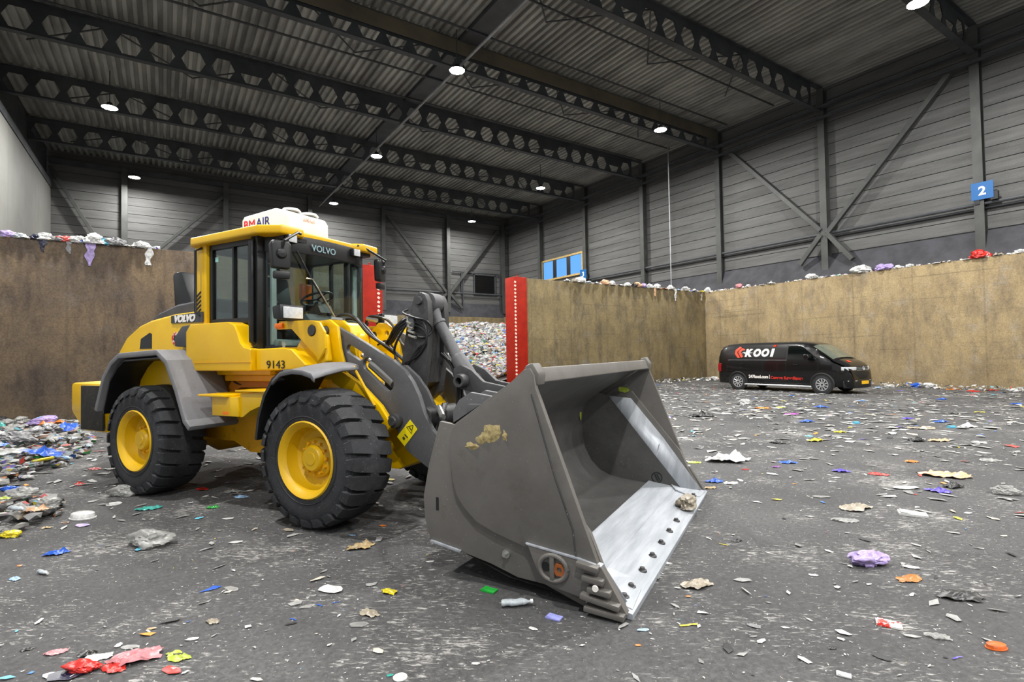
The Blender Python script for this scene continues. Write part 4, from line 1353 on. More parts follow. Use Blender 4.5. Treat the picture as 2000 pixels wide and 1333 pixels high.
# nose
for sg in (-1, 1):
    h = B().prism([(.958, sg * .43), (.93, sg * .60), (.83, sg * .82), (.68, sg * .915), (.62, sg * .88), (.80, sg * .55)], .86, .985, 'z').done('head_lamp', M_lampglass, VAN, bevel=.015)
    B().prism([(.99, sg * .45), (.965, sg * .62), (.84, sg * .84), (.8, sg * .80), (.93, sg * .5)], .47, .50, 'z').done('fog_trim', M_alloy, VAN)
gr = B().prism([(.955, -.42), (.985, 0), (.955, .42), (.9, .42), (.9, -.42)], .85, 1.0, 'z').done('grille', M_vplas, VAN)
q = B()
for z in (.86, .91, .965):
    q.tube([(.962, -.42, z), (.992, 0, z), (.962, .42, z)], .008, 6)
q.done('grille_bar', M_alloy, gr)
B().tube([(1.0, .068 * cos(2 * pi * k / 20), .92 + .068 * sin(2 * pi * k / 20)) for k in range(21)], .008, 6, False).tube([(1.0, -.045, .96), (1.0, -.015, .87), (1.0, 0, .91), (1.0, .015, .87), (1.0, .045, .96)], .006, 6).done('badge', M_alloy, gr)
q = B().prism([(.96, -.62), (1.02, -.3), (1.03, 0), (1.02, .3), (.96, .62), (.7, .9), (.7, -.9)], .22, .50, 'z')
q.prism([(.95, -.55), (1.0, 0), (.95, .55), (.85, .55), (.85, -.55)], .54, .80, 'z')
q.done('bumper', M_vplas, VAN, bevel=.03)
pl = B().box((1.04, 0, .42), (.015, .52, .115)).done('number_plate', M_plate, VAN)
q = B()
for k in range(7):
    q.box((1.049, -.2 + k * .065, .42), (.003, .035, .05))
# side lettering
yb_ = -(ysec(1.5) + .012)
tilt = radians(90 + 12)


def slet(text, x, z, size, mat, sh=0, bold=0, sx=1.0, zz=None):
    th = pi / 2 if z < 1.2 else pi / 2 + .0
    lean = 0 if z < 1.2 else -.20
    o = lettering('lettering', text, mat, VAN, (x, -(ysec(z) + .014), z), size, (pi / 2 + lean, 0, 0), sh, bold, .004, sx=sx)
    return o


for ch, a, b in (('K', -3.08, -2.73), ('O', -2.70, -2.37), ('O', -2.35, -2.02), ('\u0131', -1.98, -1.80)):
    fit(slet(ch, a, 1.37, .46, M_white, .22, .03), a, b, 1.37, 1.70)
B().prism([(-1.885, 1.755), (-1.865, 1.815), (-1.74, 1.85), (-1.765, 1.775)], -.835, -.815).done('letter_dot', M_logo, VAN)
fit(slet('247kooi.com', -2.90, .52, .155, M_white, 0, .006, 1.0), -2.90, -2.06, .50, .635)
B().bx(-2.01, -1.995, -.965, -.955, .49, .65).done('divider', M_white, VAN)
fit(slet('Camera Surveillance', -1.93, .50, .155, M_redtxt, 0, .005, .92), -1.95, -.68, .485, .605)


def side_mark(pts):
    q = B()
    vs = [q.bm.verts.new((x, -(ysec(z) + .012), z)) for x, z in pts]
    q.face(vs)
    return q


for pts in ([(-3.35, 1.80), (-3.53, 1.66), (-3.545, 1.50), (-3.40, 1.33), (-3.30, 1.345), (-3.44, 1.54), (-3.43, 1.61), (-3.26, 1.76)],
            [(-3.10, 1.69), (-3.24, 1.74), (-3.38, 1.61), (-3.385, 1.55), (-3.25, 1.34), (-3.15, 1.38), (-3.27, 1.55), (-3.265, 1.59), (-3.2, 1.645), (-3.11, 1.64)]):
    q = side_mark(pts)
    q.done('logo', M_logo, VAN, smooth=False)
hz = lambda x, y: vtop(x) - .005
mk = B()
vs = [mk.bm.verts.new((x, y, vtop(x) + .004)) for x, y in ((.60, -.40), (.60, -.22), (.70, -.22), (.70, -.40))]
mk.face(vs)
mk.done('hood_logo', M_logo, VAN, smooth=False)
lettering('hood_lettering', 'KOOI', M_white, VAN, (.70, -.18, vtop(.70) + .006), .14, (0, .45, pi / 2), .2, .005, .002)

# ------------------------------------------------------------------ litter
def film_mat(name, c, clear=0.0, rough=.38):
    t = NT('litter_' + name)
    h = lin(c)
    h = tuple(v * .86 for v in h[:3]) + (1,)
    d = tuple(v * .66 for v in h[:3]) + (1,)
    v = t.coord()
    col = t.ramp(t.noise(v, 2.5, 5), [(.35, d), (.6, h)])
    col = t.mix(t.ramp(t.noise(v, 6, 6, .7), [(.50, BW[0]), (.72, (.65, .65, .65, 1))]), col, lin('5a5752'))
    t.base(col, rough, 0, .5)
    if clear:
        t.b.inputs['Alpha'].default_value = 1 - clear
    return t.m


LC = dict(clear='b9b9b5', pale='cdd6dc', white='e4e4e2', grey='8b8b8d', beige='b0a592', tan='b59a68', black='161618', navy='1d2140', blue='1c62d8', paleblue='9fc4ea', cyan='52b8d8',
          teal='3aa89c', green='1fae3c', lime='b4c83a', yellow='ecd81c', orange='f5851c', rust='c07a30', peach='e8b890', red='d8281e', pinkred='e05a54', pink='d88a90', magenta='c050b8',
          purple='8a4a9a', violet='5a48c8', lilac='b7a2dc', periwinkle='a3a8f0', brown='6a4a30')
LM = {k: film_mat(k, c, .35 if k == 'clear' else (.15 if k == 'pale' else 0)) for k, c in LC.items()}
LM['tub_orange'] = film_mat('tub_orange', 'f06a10', 0, .5)
_t = NT('litter_red_white_card')
_t.base(_t.ramp(_t.noise(_t.coord(), 4, 3), [(.45, lin('d8382e')), (.5, lin('e8e4e0'))], 'CONSTANT'), .5)
LM['redwhite'] = _t.m


def outline(rnd, n=11, jag=.25):
    return [(cos(2 * pi * k / n) * .5 * (1 - jag * rnd.random()), sin(2 * pi * k / n) * .5 * (1 - jag * rnd.random())) for k in range(n)]


def me_scrap(seed, asp=.62, jag=.35, n=11):
    rnd = random.Random(seed)
    q = B()
    o = [(x, y * asp) for x, y in outline(rnd, n, jag)]
    b = [rnd.uniform(-.3, .3) for _ in range(2)]
    zf = lambda x, y: .012 + abs(.16 * (b[0] * x + b[1] * y)) + .03 * rnd.random()
    c = q.bm.verts.new((0, 0, .03))
    inner = [q.bm.verts.new((x * .55, y * .55, zf(x * .5, y * .5))) for x, y in o]
    outer = [q.bm.verts.new((x, y, zf(x, y))) for x, y in o]
    for i in range(n):
        j = (i + 1) % n
        q.face([c, inner[i], inner[j]])
        q.face([inner[i], outer[i], outer[j], inner[j]])
    return q


def me_film(seed, asp=.62, h=.2, N=12):
    rnd = random.Random(seed)
    off = Vector((rnd.random() * 50, rnd.random() * 50, 0))
    q = B()
    rows = []
    for i in range(N + 1):
        row = []
        for j in range(N + 1):
            u, v = i / N * 2 - 1, j / N * 2 - 1
            # square to a ragged disc
            x, y = u * sqrt(1 - v * v / 2.3), v * sqrt(1 - u * u / 2.3)
            rag = 1 + .35 * noise.noise(Vector((x * 1.7, y * 1.7, 7)) + off) + .12 * noise.noise(Vector((x * 5, y * 5, 3)) + off)
            p = Vector((x * .5 * rag, y * .5 * asp * rag, 0))
            z = h * (abs(noise.noise(p * 3.2 + off)) + .6 * abs(noise.noise(p * 7 + off)) + .25 * abs(noise.noise(p * 16 + off)))
            z *= 1 - .55 * max(abs(u), abs(v)) ** 2
            row.append((p.x, p.y, .004 + z))
        rows.append(row)
    q.grid(rows)
    return q


def me_bag(seed, sc=(1, .62, .42)):
    rnd = random.Random(seed)
    off = Vector((rnd.random() * 50, rnd.random() * 50, rnd.random() * 50))
    q = B()
    bmesh.ops.create_icosphere(q.bm, subdivisions=4, radius=.5)
    for v in q.bm.verts:
        p = v.co.copy()
        n1 = noise.noise(p * 2.6 + off)
        r = 1 + .45 * n1 - .38 * abs(noise.noise(p * 6 + off)) - .22 * abs(noise.noise(p * 13 + off))
        p = p * r
        v.co = Vector((p.x * sc[0], p.y * sc[1], max(p.z * sc[2] + .15 * sc[2] * 2, 0.0)))
    return q


def me_hang(seed):
    """a rag hanging down from its top end at the origin, one unit long"""
    rnd = random.Random(seed)
    off = Vector((rnd.random() * 50, rnd.random() * 50, 0))
    q = B()
    rows = []
    for i in range(19):
        t = i / 18
        w = (.20 - .10 * t + .16 * noise.noise(Vector((t * 3.2, 0, 0)) + off)) * (1 - .25 * t)
        w = max(w, .05)
        cx = .10 * noise.noise(Vector((t * 2, 5, 0)) + off) * t * 2
        rows.append([(cx + w * (j / 4 - 1) + .02 * noise.noise(Vector((j * .8, t * 6, 1)) + off), -.02 - .07 * abs(noise.noise(Vector((j * .55, t * 5, 4)) + off)) - .03 * sin(pi * j / 8), .06 - t + .03 * noise.noise(Vector((j, t, 8)) + off)) for j in range(9)])
    q.grid(rows)
    return q


def me_misc(kind):
    q = B()
    if kind == 'card':
        q.box((0, 0, .045), (1, .62, .09)).box((.02, .01, .1), (.9, .52, .03), Matrix.Rotation(.06, 3, 'Y'))
    elif kind == 'tub':
        q.lathe([(.001, .22), (.36, .22), (.43, .19), (.46, .05), (.50, .04), (.50, .0), (.44, .0)], ax='z', n=28)
        for v in q.bm.verts:
            v.co.y *= .62
    elif kind == 'disc':
        q.lathe([(.001, .05), (.42, .05), (.46, .07), (.50, .05), (.50, .0), (.001, .0)], ax='z', n=24)
    elif kind == 'bottle':
        q.lathe([(.001, -.5), (.10, -.5), (.13, -.46), (.12, -.3), (.135, -.2), (.115, -.05), (.13, .1), (.12, .2), (.05, .33), (.045, .38), (.06, .385), (.06, .46), (.001, .46)], (0, 0, .13), 'x', 18)
        for v in q.bm.verts:
            v.co.z = .02 + v.co.z * .75
            if v.co.x < .3:
                v.co.y += .03 * sin(v.co.x * 14)
    elif kind == 'strip':
        q.grid([[(x, y, .02 + .08 * abs(x)) for y in (-.08, .08)] for x in (-.5, -.25, 0, .2)])
        q.grid([[(.2 + a * .3, y - a * .18, .03 + .05 * a) for y in (-.08, .08)] for a in (0, .5, 1)])
    elif kind == 'tri':
        q.grid([[(-.5, -.32, .01), (-.46, -.30, .02)], [(0, .1, .05), (.3, -.1, .03)], [(.05, .36, .03), (.5, .2, .02)]])
    return q


def meshof(q, name):
    o = q.done(name, LM['white'], angle=50)
    me = o.data
    bpy.data.objects.remove(o)
    return me


KIND = {'scrap': [meshof(me_scrap(i, .45 + .06 * (i % 4)), 'scrap') for i in range(9)],
        'film': [meshof(me_film(40 + i, .5 + .07 * (i % 3), .16 + .05 * (i % 3)), 'film') for i in range(9)],
        'bag': [meshof(me_bag(80 + i, (1, .6 + .05 * (i % 3), .38 + .05 * (i % 2))), 'bag') for i in range(7)],
        'hang': [meshof(me_hang(120 + i), 'hang') for i in range(5)]}
for k in ('card', 'tub', 'disc', 'bottle', 'strip', 'tri'):
    KIND[k] = [meshof(me_misc(k), k)]
NAMES = {'scrap': 'plastic_scrap', 'film': 'plastic_film', 'bag': 'plastic_bag', 'card': 'carton_piece', 'tub': 'plastic_tub', 'disc': 'plastic_disc', 'bottle': 'plastic_bottle', 'strip': 'plastic_strip', 'tri': 'plastic_scrap', 'hang': 'plastic_bag'}
CATS = {'scrap': 'scrap', 'film': 'plastic film', 'bag': 'plastic bag', 'card': 'packaging', 'tub': 'tub', 'disc': 'disc', 'bottle': 'bottle', 'strip': 'scrap', 'tri': 'scrap', 'hang': 'plastic bag'}
RL = random.Random(11)
N_ = [0]


def piece(kind, color, loc, size, rot, label, group, tilt=(0, 0), zs=1.0):
    ms = KIND[kind]
    N_[0] += 1
    o = bpy.data.objects.new(NAMES[kind], ms[N_[0] % len(ms)])
    COL.objects.link(o)
    o.material_slots[0].link = 'OBJECT'
    o.material_slots[0].material = LM['tub_orange'] if (kind == 'tub' and color == 'orange') else LM[color]
    o.location = loc
    o.rotation_euler = (tilt[0], tilt[1], rot)
    o.scale = (size, size, size * zs)
    return tag(o, label, CATS[kind], group)


def heap_h(x, y):
    a = max(0, 1 - ((x + 3.3) / 2.1) ** 2 - ((y - 13.2) / 4.6) ** 2)
    b = max(0, 1 - ((x + 1.95) / 1.0) ** 2 - ((y - 7.9) / 1.0) ** 2)
    return .55 * sqrt(a) * .8 + .22 * sqrt(b)


LIT = [
    (-0.12, 5.96, 0.415, 'bag', 'clear', 80, 'crumpled clear plastic bag lying alone on the floor below the rear wheel'),
    (-0.8, 6.18, 0.19, 'film', 'blue', 110, 'crumpled bright blue film roll on the open floor at the left'),
    (0.28, 4.54, 0.144, 'tri', 'blue', 165, 'flat blue triangular scrap next to a grey film scrap'),
    (0.41, 4.45, 0.159, 'scrap', 'clear', 5, 'flat grey translucent film scrap next to the blue triangle'),
    (-0.74, 7.4, 0.289, 'tub', 'white', 145, 'white oval tub lying upside down at the edge of the litter'),
    (-0.71, 7.06, 0.201, 'scrap', 'lilac', 75, 'flat lilac scrap just in front of the white oval tub'),
    (-0.8, 7.67, 0.086, 'scrap', 'cyan', 15, 'small cyan scrap just behind the white oval tub'),
    (-0.41, 8.32, 0.401, 'bag', 'clear', 50, 'grey translucent film bunched in front of the rear tyre'),
    (-0.5, 7.88, 0.158, 'disc', 'white', 35, 'white round lid flat in front of the rear tyre'),
    (-0.14, 7.38, 0.246, 'film', 'teal', 115, 'teal and clear crumpled film on the floor between the two near wheels'),
    (0.46, 6.98, 0.14, 'film', 'green', 150, 'small dark green pot lying on the floor between the wheels'),
    (0.79, 7.3, 0.201, 'film', 'paleblue', 75, 'white and blue wrapper on the floor behind the front wheel'),
    (0.42, 8.04, 0.187, 'film', 'red', 120, 'bright red scrap in the shadow by the rear wheel'),
    (0.74, 8.28, 0.113, 'scrap', 'violet', 170, 'small violet scrap in the shadow under the loader'),
    (0.73, 7.65, 0.248, 'film', 'clear', 30, 'clear film scrap beside the violet scrap under the loader'),
    (-0.91, 10.62, 0.226, 'film', 'red', 75, 'flat red film scrap left of the rear tyre'),
    (-0.98, 9.41, 0.169, 'film', 'red', 0, 'small red wrapper further out in front of the rear tyre'),
    (0.06, 3.63, 0.17, 'film', 'lime', 65, 'lime green crumpled bag at the bottom left of the floor'),
    (0.03, 3.49, 0.151, 'scrap', 'red', 130, 'flat red strip just below the lime green bag'),
    (-0.38, 3.78, 0.183, 'bag', 'red', 85, 'large bright red crumpled bag at the bottom left'),
    (-0.32, 3.88, 0.161, 'film', 'white', 55, 'white label sheet lying against the bright red bag'),
    (-0.23, 3.7, 0.155, 'film', 'red', 120, 'torn red film lying right of the bright red bag'),
    (-0.14, 3.75, 0.263, 'film', 'pink', 50, 'pinkish red torn film sheet behind the red bags at the bottom left'),
    (-0.37, 3.96, 0.133, 'film', 'black', 20, 'small black wrapper behind the bright red bag'),
    (-0.44, 3.76, 0.215, 'scrap', 'navy', 40, 'dark navy film strip left of the bright red bag'),
    (-0.5, 3.8, 0.145, 'scrap', 'white', 140, 'white flat strip at the bottom left corner of the floor'),
    (0.14, 3.8, 0.099, 'scrap', 'white', 40, 'thin white pointed scrap above the lime green bag'),
    (-0.07, 4.1, 0.071, 'scrap', 'tan', 40, 'tan paper scrap on the dark floor at the left'),
    (0.26, 3.97, 0.099, 'film', 'beige', 0, 'beige crumpled paper scrap on the dark floor at the left'),
    (-0.98, 5.66, 0.113, 'film', 'paleblue', 0, 'white and pale blue wrapper at the left edge of the floor'),
    (-0.81, 5.65, 0.139, 'bottle', 'pale', 65, 'pale flattened bottle near the left edge of the floor'),
    (-1.01, 6.0, 0.073, 'scrap', 'orange', 65, 'small orange and yellow scrap near the left edge'),
    (-0.68, 4.24, 0.073, 'film', 'black', 50, 'black rag scrap at the bottom left'),
    (-0.53, 4.1, 0.112, 'film', 'pink', 50, 'faded pink film scrap at the bottom left'),
    (-0.17, 3.91, 0.121, 'scrap', 'clear', 90, 'grey film strip behind the red litter at the bottom left'),
    (0.55, 5.54, 0.161, 'scrap', 'white', 100, 'bright white scrap on the floor below the front wheel'),
    (1.02, 5.62, 0.161, 'scrap', 'beige', 60, 'pale scrap with pink end right below the front wheel'),
    (1.46, 4.73, 0.237, 'film', 'tan', 170, 'tan cardboard piece on the floor left of the bucket'),
    (1.01, 4.01, 0.247, 'scrap', 'white', 65, 'long torn white paper strip on the floor left of the bucket'),
    (0.81, 3.83, 0.119, 'scrap', 'clear', 55, 'clear torn film scrap on the floor beside small blue bits'),
    (1.35, 3.72, 0.125, 'film', 'yellow', 60, 'yellow and green crumpled wrapper on the floor left of the bucket'),
    (1.13, 3.49, 0.162, 'film', 'beige', 120, 'cream curled paper strip on the floor left of the bucket'),
    (1.03, 3.38, 0.136, 'scrap', 'clear', 95, 'round grey film scrap below the cream paper strip'),
    (0.89, 3.8, 0.06, 'strip', 'blue', 5, 'short blue strip on the floor left of the bucket'),
    (0.99, 3.78, 0.049, 'strip', 'blue', 115, 'small tilted blue strip beside the short blue strip'),
    (0.7, 3.7, 0.056, 'strip', 'blue', 130, 'blue strip lying nearest of the three short blue strips'),
    (1.04, 2.71, 0.076, 'disc', 'white', 50, 'white rounded scrap at the bottom edge of the floor'),
    (1.0, 2.76, 0.046, 'scrap', 'teal', 45, 'small teal scrap beside the white rounded scrap at the bottom'),
    (1.49, 5.09, 0.083, 'scrap', 'paleblue', 80, 'small pale blue scrap below the front wheel'),
    (1.83, 5.19, 0.098, 'scrap', 'orange', 20, 'small orange scrap in the shadow right of the front wheel'),
    (1.83, 4.06, 0.088, 'scrap', 'white', 105, 'small white scrap left of the bucket heel'),
    (1.95, 3.32, 0.11, 'card', 'green', 0, 'bright green folded card in front of the bucket side'),
    (1.99, 3.01, 0.221, 'bottle', 'pale', 95, 'clear crushed bottle with white cap in front of the bucket'),
    (2.09, 2.74, 0.099, 'card', 'periwinkle', 0, 'pale violet square packet in front of the bucket'),
    (1.9, 2.71, 0.076, 'scrap', 'white', 0, 'white curled scrap below the violet square packet'),
    (2.71, 2.19, 0.114, 'strip', 'yellow', 105, 'bent yellow strip in front of the bucket corner'),
    (2.29, 2.21, 0.044, 'scrap', 'orange', 20, 'small orange cap shaped scrap at the bottom centre'),
    (2.44, 2.31, 0.088, 'scrap', 'paleblue', 95, 'pale blue and green scrap near the bucket corner'),
    (3.22, 2.52, 0.23, 'film', 'beige', 110, 'crumpled grey beige rag right of the bucket corner'),
    (3.03, 2.44, 0.05, 'scrap', 'orange', 95, 'tiny orange scrap below the grey beige rag'),
    (1.43, 2.59, 0.054, 'scrap', 'white', 150, 'small white scrap at the bottom centre left'),
    (4.63, 1.99, 0.33, 'bag', 'lilac', 100, 'lilac and white crumpled bag on the open floor at the right'),
    (4.56, 1.69, 0.218, 'film', 'rust', 55, 'orange brown crumpled paper bag at the right'),
    (4.52, 1.37, 0.27, 'film', 'black', 150, 'black torn film heap at the right'),
    (3.71, 1.49, 0.132, 'card', 'redwhite', 0, 'red and white flat carton lid at the lower right'),
    (3.91, 1.04, 0.115, 'tub', 'orange', 150, 'bright orange oval lid at the lower right'),
    (2.95, 1.4, 0.067, 'card', 'white', 0, 'small white square card at the bottom right'),
    (6.34, 2.3, 0.239, 'card', 'white', 0, 'flat white rectangular card on the floor at the right'),
    (6.13, 2.74, 0.391, 'film', 'beige', 55, 'grey beige crumpled sheet behind the white card'),
    (5.61, 2.61, 0.233, 'film', 'clear', 15, 'clear torn film scrap between the sheet and the lilac bag'),
    (6.29, 3.17, 0.223, 'scrap', 'clear', 80, 'clear pointed film scrap on the floor right of the bucket'),
    (4.81, 1.77, 0.158, 'scrap', 'white', 5, 'white flat scrap just behind the orange brown bag'),
    (3.17, 1.56, 0.052, 'film', 'black', 110, 'small black crumpled scrap at the lower right'),
    (3.03, 1.95, 0.101, 'scrap', 'grey', 125, 'flat grey scrap on the floor right of the bucket corner'),
    (4.07, 2.13, 0.085, 'scrap', 'white', 5, 'small white pebble like scrap left of the lilac bag'),
    (3.61, 1.13, 0.067, 'strip', 'violet', 175, 'yellow and violet strip left of the orange lid'),
    (3.78, 1.27, 0.126, 'film', 'clear', 130, 'grey film scrap between the red carton and the orange lid'),
    (4.27, 2.89, 0.11, 'film', 'black', 115, 'small black scrap right of the bucket edge'),
    (4.09, 2.9, 0.076, 'strip', 'yellow', 120, 'small yellow strip right of the bucket edge'),
    (7.6, 2.49, 0.241, 'film', 'violet', 0, 'violet and white pouch on the floor at the right'),
    (8.07, 2.02, 0.318, 'bag', 'clear', 140, 'clear bunched film at the right edge of the floor'),
    (8.59, 2.71, 0.524, 'film', 'peach', 10, 'peach film with yellow ends at the right'),
    (7.99, 2.47, 0.273, 'film', 'black', 55, 'black film scrap just below the peach film'),
    (8.01, 3.27, 0.247, 'film', 'red', 60, 'red flat film scrap on the floor at the right'),
    (9.27, 3.35, 0.198, 'film', 'orange', 35, 'orange flat scrap behind the red film scrap'),
    (7.81, 3.66, 0.212, 'film', 'violet', 75, 'violet scrap on the floor left of the red film scrap'),
    (7.81, 4.4, 0.276, 'film', 'blue', 145, 'blue torn wrapper in the middle distance right of the bucket'),
    (7.4, 4.35, 0.148, 'film', 'purple', 110, 'purple scrap beside the blue torn wrapper'),
    (5.96, 4.34, 0.226, 'film', 'blue', 160, 'bright blue scrap right beside the bucket edge'),
    (6.05, 4.16, 0.21, 'film', 'white', 110, 'white crumpled scrap beside the bright blue scrap'),
    (5.65, 4.17, 0.152, 'film', 'tan', 165, 'tan crumpled scrap touching the bucket side'),
    (7.24, 5.04, 0.662, 'film', 'white', 80, 'large torn white film sheet right of the bucket'),
    (6.74, 5.24, 0.218, 'film', 'lime', 145, 'lime and white scrap beside the far bucket side'),
    (6.91, 4.52, 0.131, 'scrap', 'red', 30, 'small orange red scrap below the torn white sheet'),
    (10.06, 5.14, 0.303, 'film', 'yellow', 115, 'yellow wrapper with cream film in the middle distance'),
    (11.47, 5.37, 0.25, 'film', 'yellow', 90, 'bright yellow scrap in the middle distance'),
    (9.36, 5.42, 0.336, 'film', 'black', 10, 'black torn film in the middle distance'),
    (11.66, 8.83, 0.639, 'film', 'black', 135, 'black long film scrap beside the top of the bucket'),
    (13.74, 7.6, 0.376, 'film', 'magenta', 25, 'magenta scrap in front of the van'),
    (14.47, 8.85, 0.385, 'film', 'orange', 65, 'orange red scrap in front of the van'),
    (15.31, 9.96, 0.453, 'bag', 'white', 105, 'white bag with red end in front of the van rear wheel'),
    (15.08, 8.67, 0.3, 'film', 'lime', 160, 'yellow green scrap in front of the van'),
    (13.07, 5.77, 0.208, 'tub', 'cyan', 115, 'cyan and white tub in the middle distance'),
    (12.53, 6.59, 0.335, 'film', 'blue', 45, 'pale blue scrap in front of the van door'),
    (14.69, 4.72, 0.348, 'film', 'blue', 105, 'blue scrap in front of the ochre wall at the right'),
    (13.82, 4.26, 0.194, 'tub', 'cyan', 85, 'white tub with cyan base at the right'),
    (14.15, 4.09, 0.388, 'film', 'white', 170, 'white crumpled film right of the cyan based tub'),
    (13.21, 4.58, 0.556, 'film', 'beige', 25, 'beige and white film left of the cyan based tub'),
    (11.71, 3.79, 0.352, 'film', 'peach', 95, 'cream and yellow film in the middle distance at the right'),
    (11.41, 4.04, 0.353, 'film', 'black', 100, 'black scrap left of the cream and yellow film'),
    (10.22, 2.7, 0.319, 'film', 'clear', 95, 'clear bunched film right of the middle distance'),
    (14.78, 5.39, 0.292, 'film', 'violet', 55, 'violet scrap far right of the van'),
    (15.88, 7.93, 0.386, 'film', 'blue', 25, 'blue scrap in front of the van front wheel'),
    (21.01, 6.7, 0.364, 'film', 'blue', 45, 'blue scrap close to the ochre wall'),
    (20.71, 4.84, 0.328, 'film', 'blue', 95, 'blue scrap at the right picture edge'),
    (7.47, 2.77, 0.358, 'scrap', 'white', 150, 'long white strip left of the violet pouch'),
    (26.8, 9.42, 0.568, 'bag', 'blue', 50, 'blue bag against the foot of the ochre wall'),
    (26.95, 9.06, 0.641, 'bag', 'white', 15, 'white bag beside the blue bag at the foot of the ochre wall'),
    (26.15, 10.16, 0.398, 'bag', 'white', 25, 'small white bag at the wall foot right of the van'),
    (25.53, 10.34, 0.351, 'film', 'paleblue', 170, 'pale blue film at the wall foot right of the van'),
    (25.31, 7.09, 0.46, 'film', 'red', 125, 'red film at the foot of the ochre wall'),
    (26.26, 6.85, 0.39, 'film', 'red', 10, 'red and white scrap at the foot of the ochre wall'),
    (26.04, 7.92, 0.526, 'film', 'orange', 75, 'orange film at the foot of the ochre wall'),
    (26.17, 6.18, 0.378, 'bag', 'white', 110, 'white bag at the wall foot at the right edge'),
    (26.35, 8.47, 0.458, 'film', 'beige', 80, 'cream film at the foot of the ochre wall'),
    (-1.26, 7.06, 0.2, 'bag', 'yellow', 145, 'yellow bag with pink spot at the near left edge of the litter'),
    (-1.29, 7.56, 0.248, 'bottle', 'pale', 130, 'pale blue crushed bottle behind the yellow bag at the left edge'),
    (-1.16, 7.6, 0.242, 'film', 'peach', 45, 'yellow and cream wrapper left of the white oval tub'),
    (-1.07, 7.76, 0.317, 'bag', 'clear', 15, 'clear film bag in the small litter pile left of the oval tub'),
    (-1.5, 8.14, 0.161, 'film', 'lime', 10, 'yellow green wrapper at the left edge of the small litter pile'),
    (-1.36, 8.31, 0.357, 'bag', 'clear', 155, 'grey clear bag at the back of the small litter pile'),
    (-1.01, 7.2, 0.115, 'film', 'tan', 105, 'small tan scrap at the front of the small litter pile'),
    (-0.87, 7.3, 0.108, 'film', 'brown', 65, 'brown scrap beside the white oval tub'),
    (-1.72, 9.56, 0.203, 'bag', 'blue', 40, 'bright blue bag at the left edge near the litter heap front'),
    (-2.83, 17.65, 0.356, 'film', 'orange', 40, 'orange film at the back of the left litter heap'),
    (-2.36, 17.25, 0.557, 'film', 'blue', 130, 'blue film at the back of the left litter heap under the wall'),
    (-2.97, 17.11, 0.366, 'film', 'pink', 30, 'pink film at the back left of the litter heap'),
    (-1.68, 11.21, 0.212, 'film', 'green', 50, 'green film scrap at the front of the left litter heap'),
    (-1.39, 11.44, 0.356, 'bottle', 'paleblue', 135, 'pale blue bottle at the front right of the left litter heap'),
    (-1.69, 13.0, 0.192, 'film', 'blue', 115, 'small blue scrap in the middle of the left litter heap'),
    (26.95, 19.45, 0.605, 'bag', 'white', 45, 'white bag in the corner behind the van'),
    (26.18, 18.08, 0.456, 'film', 'paleblue', 15, 'pale blue scrap behind the van rear corner'),
]
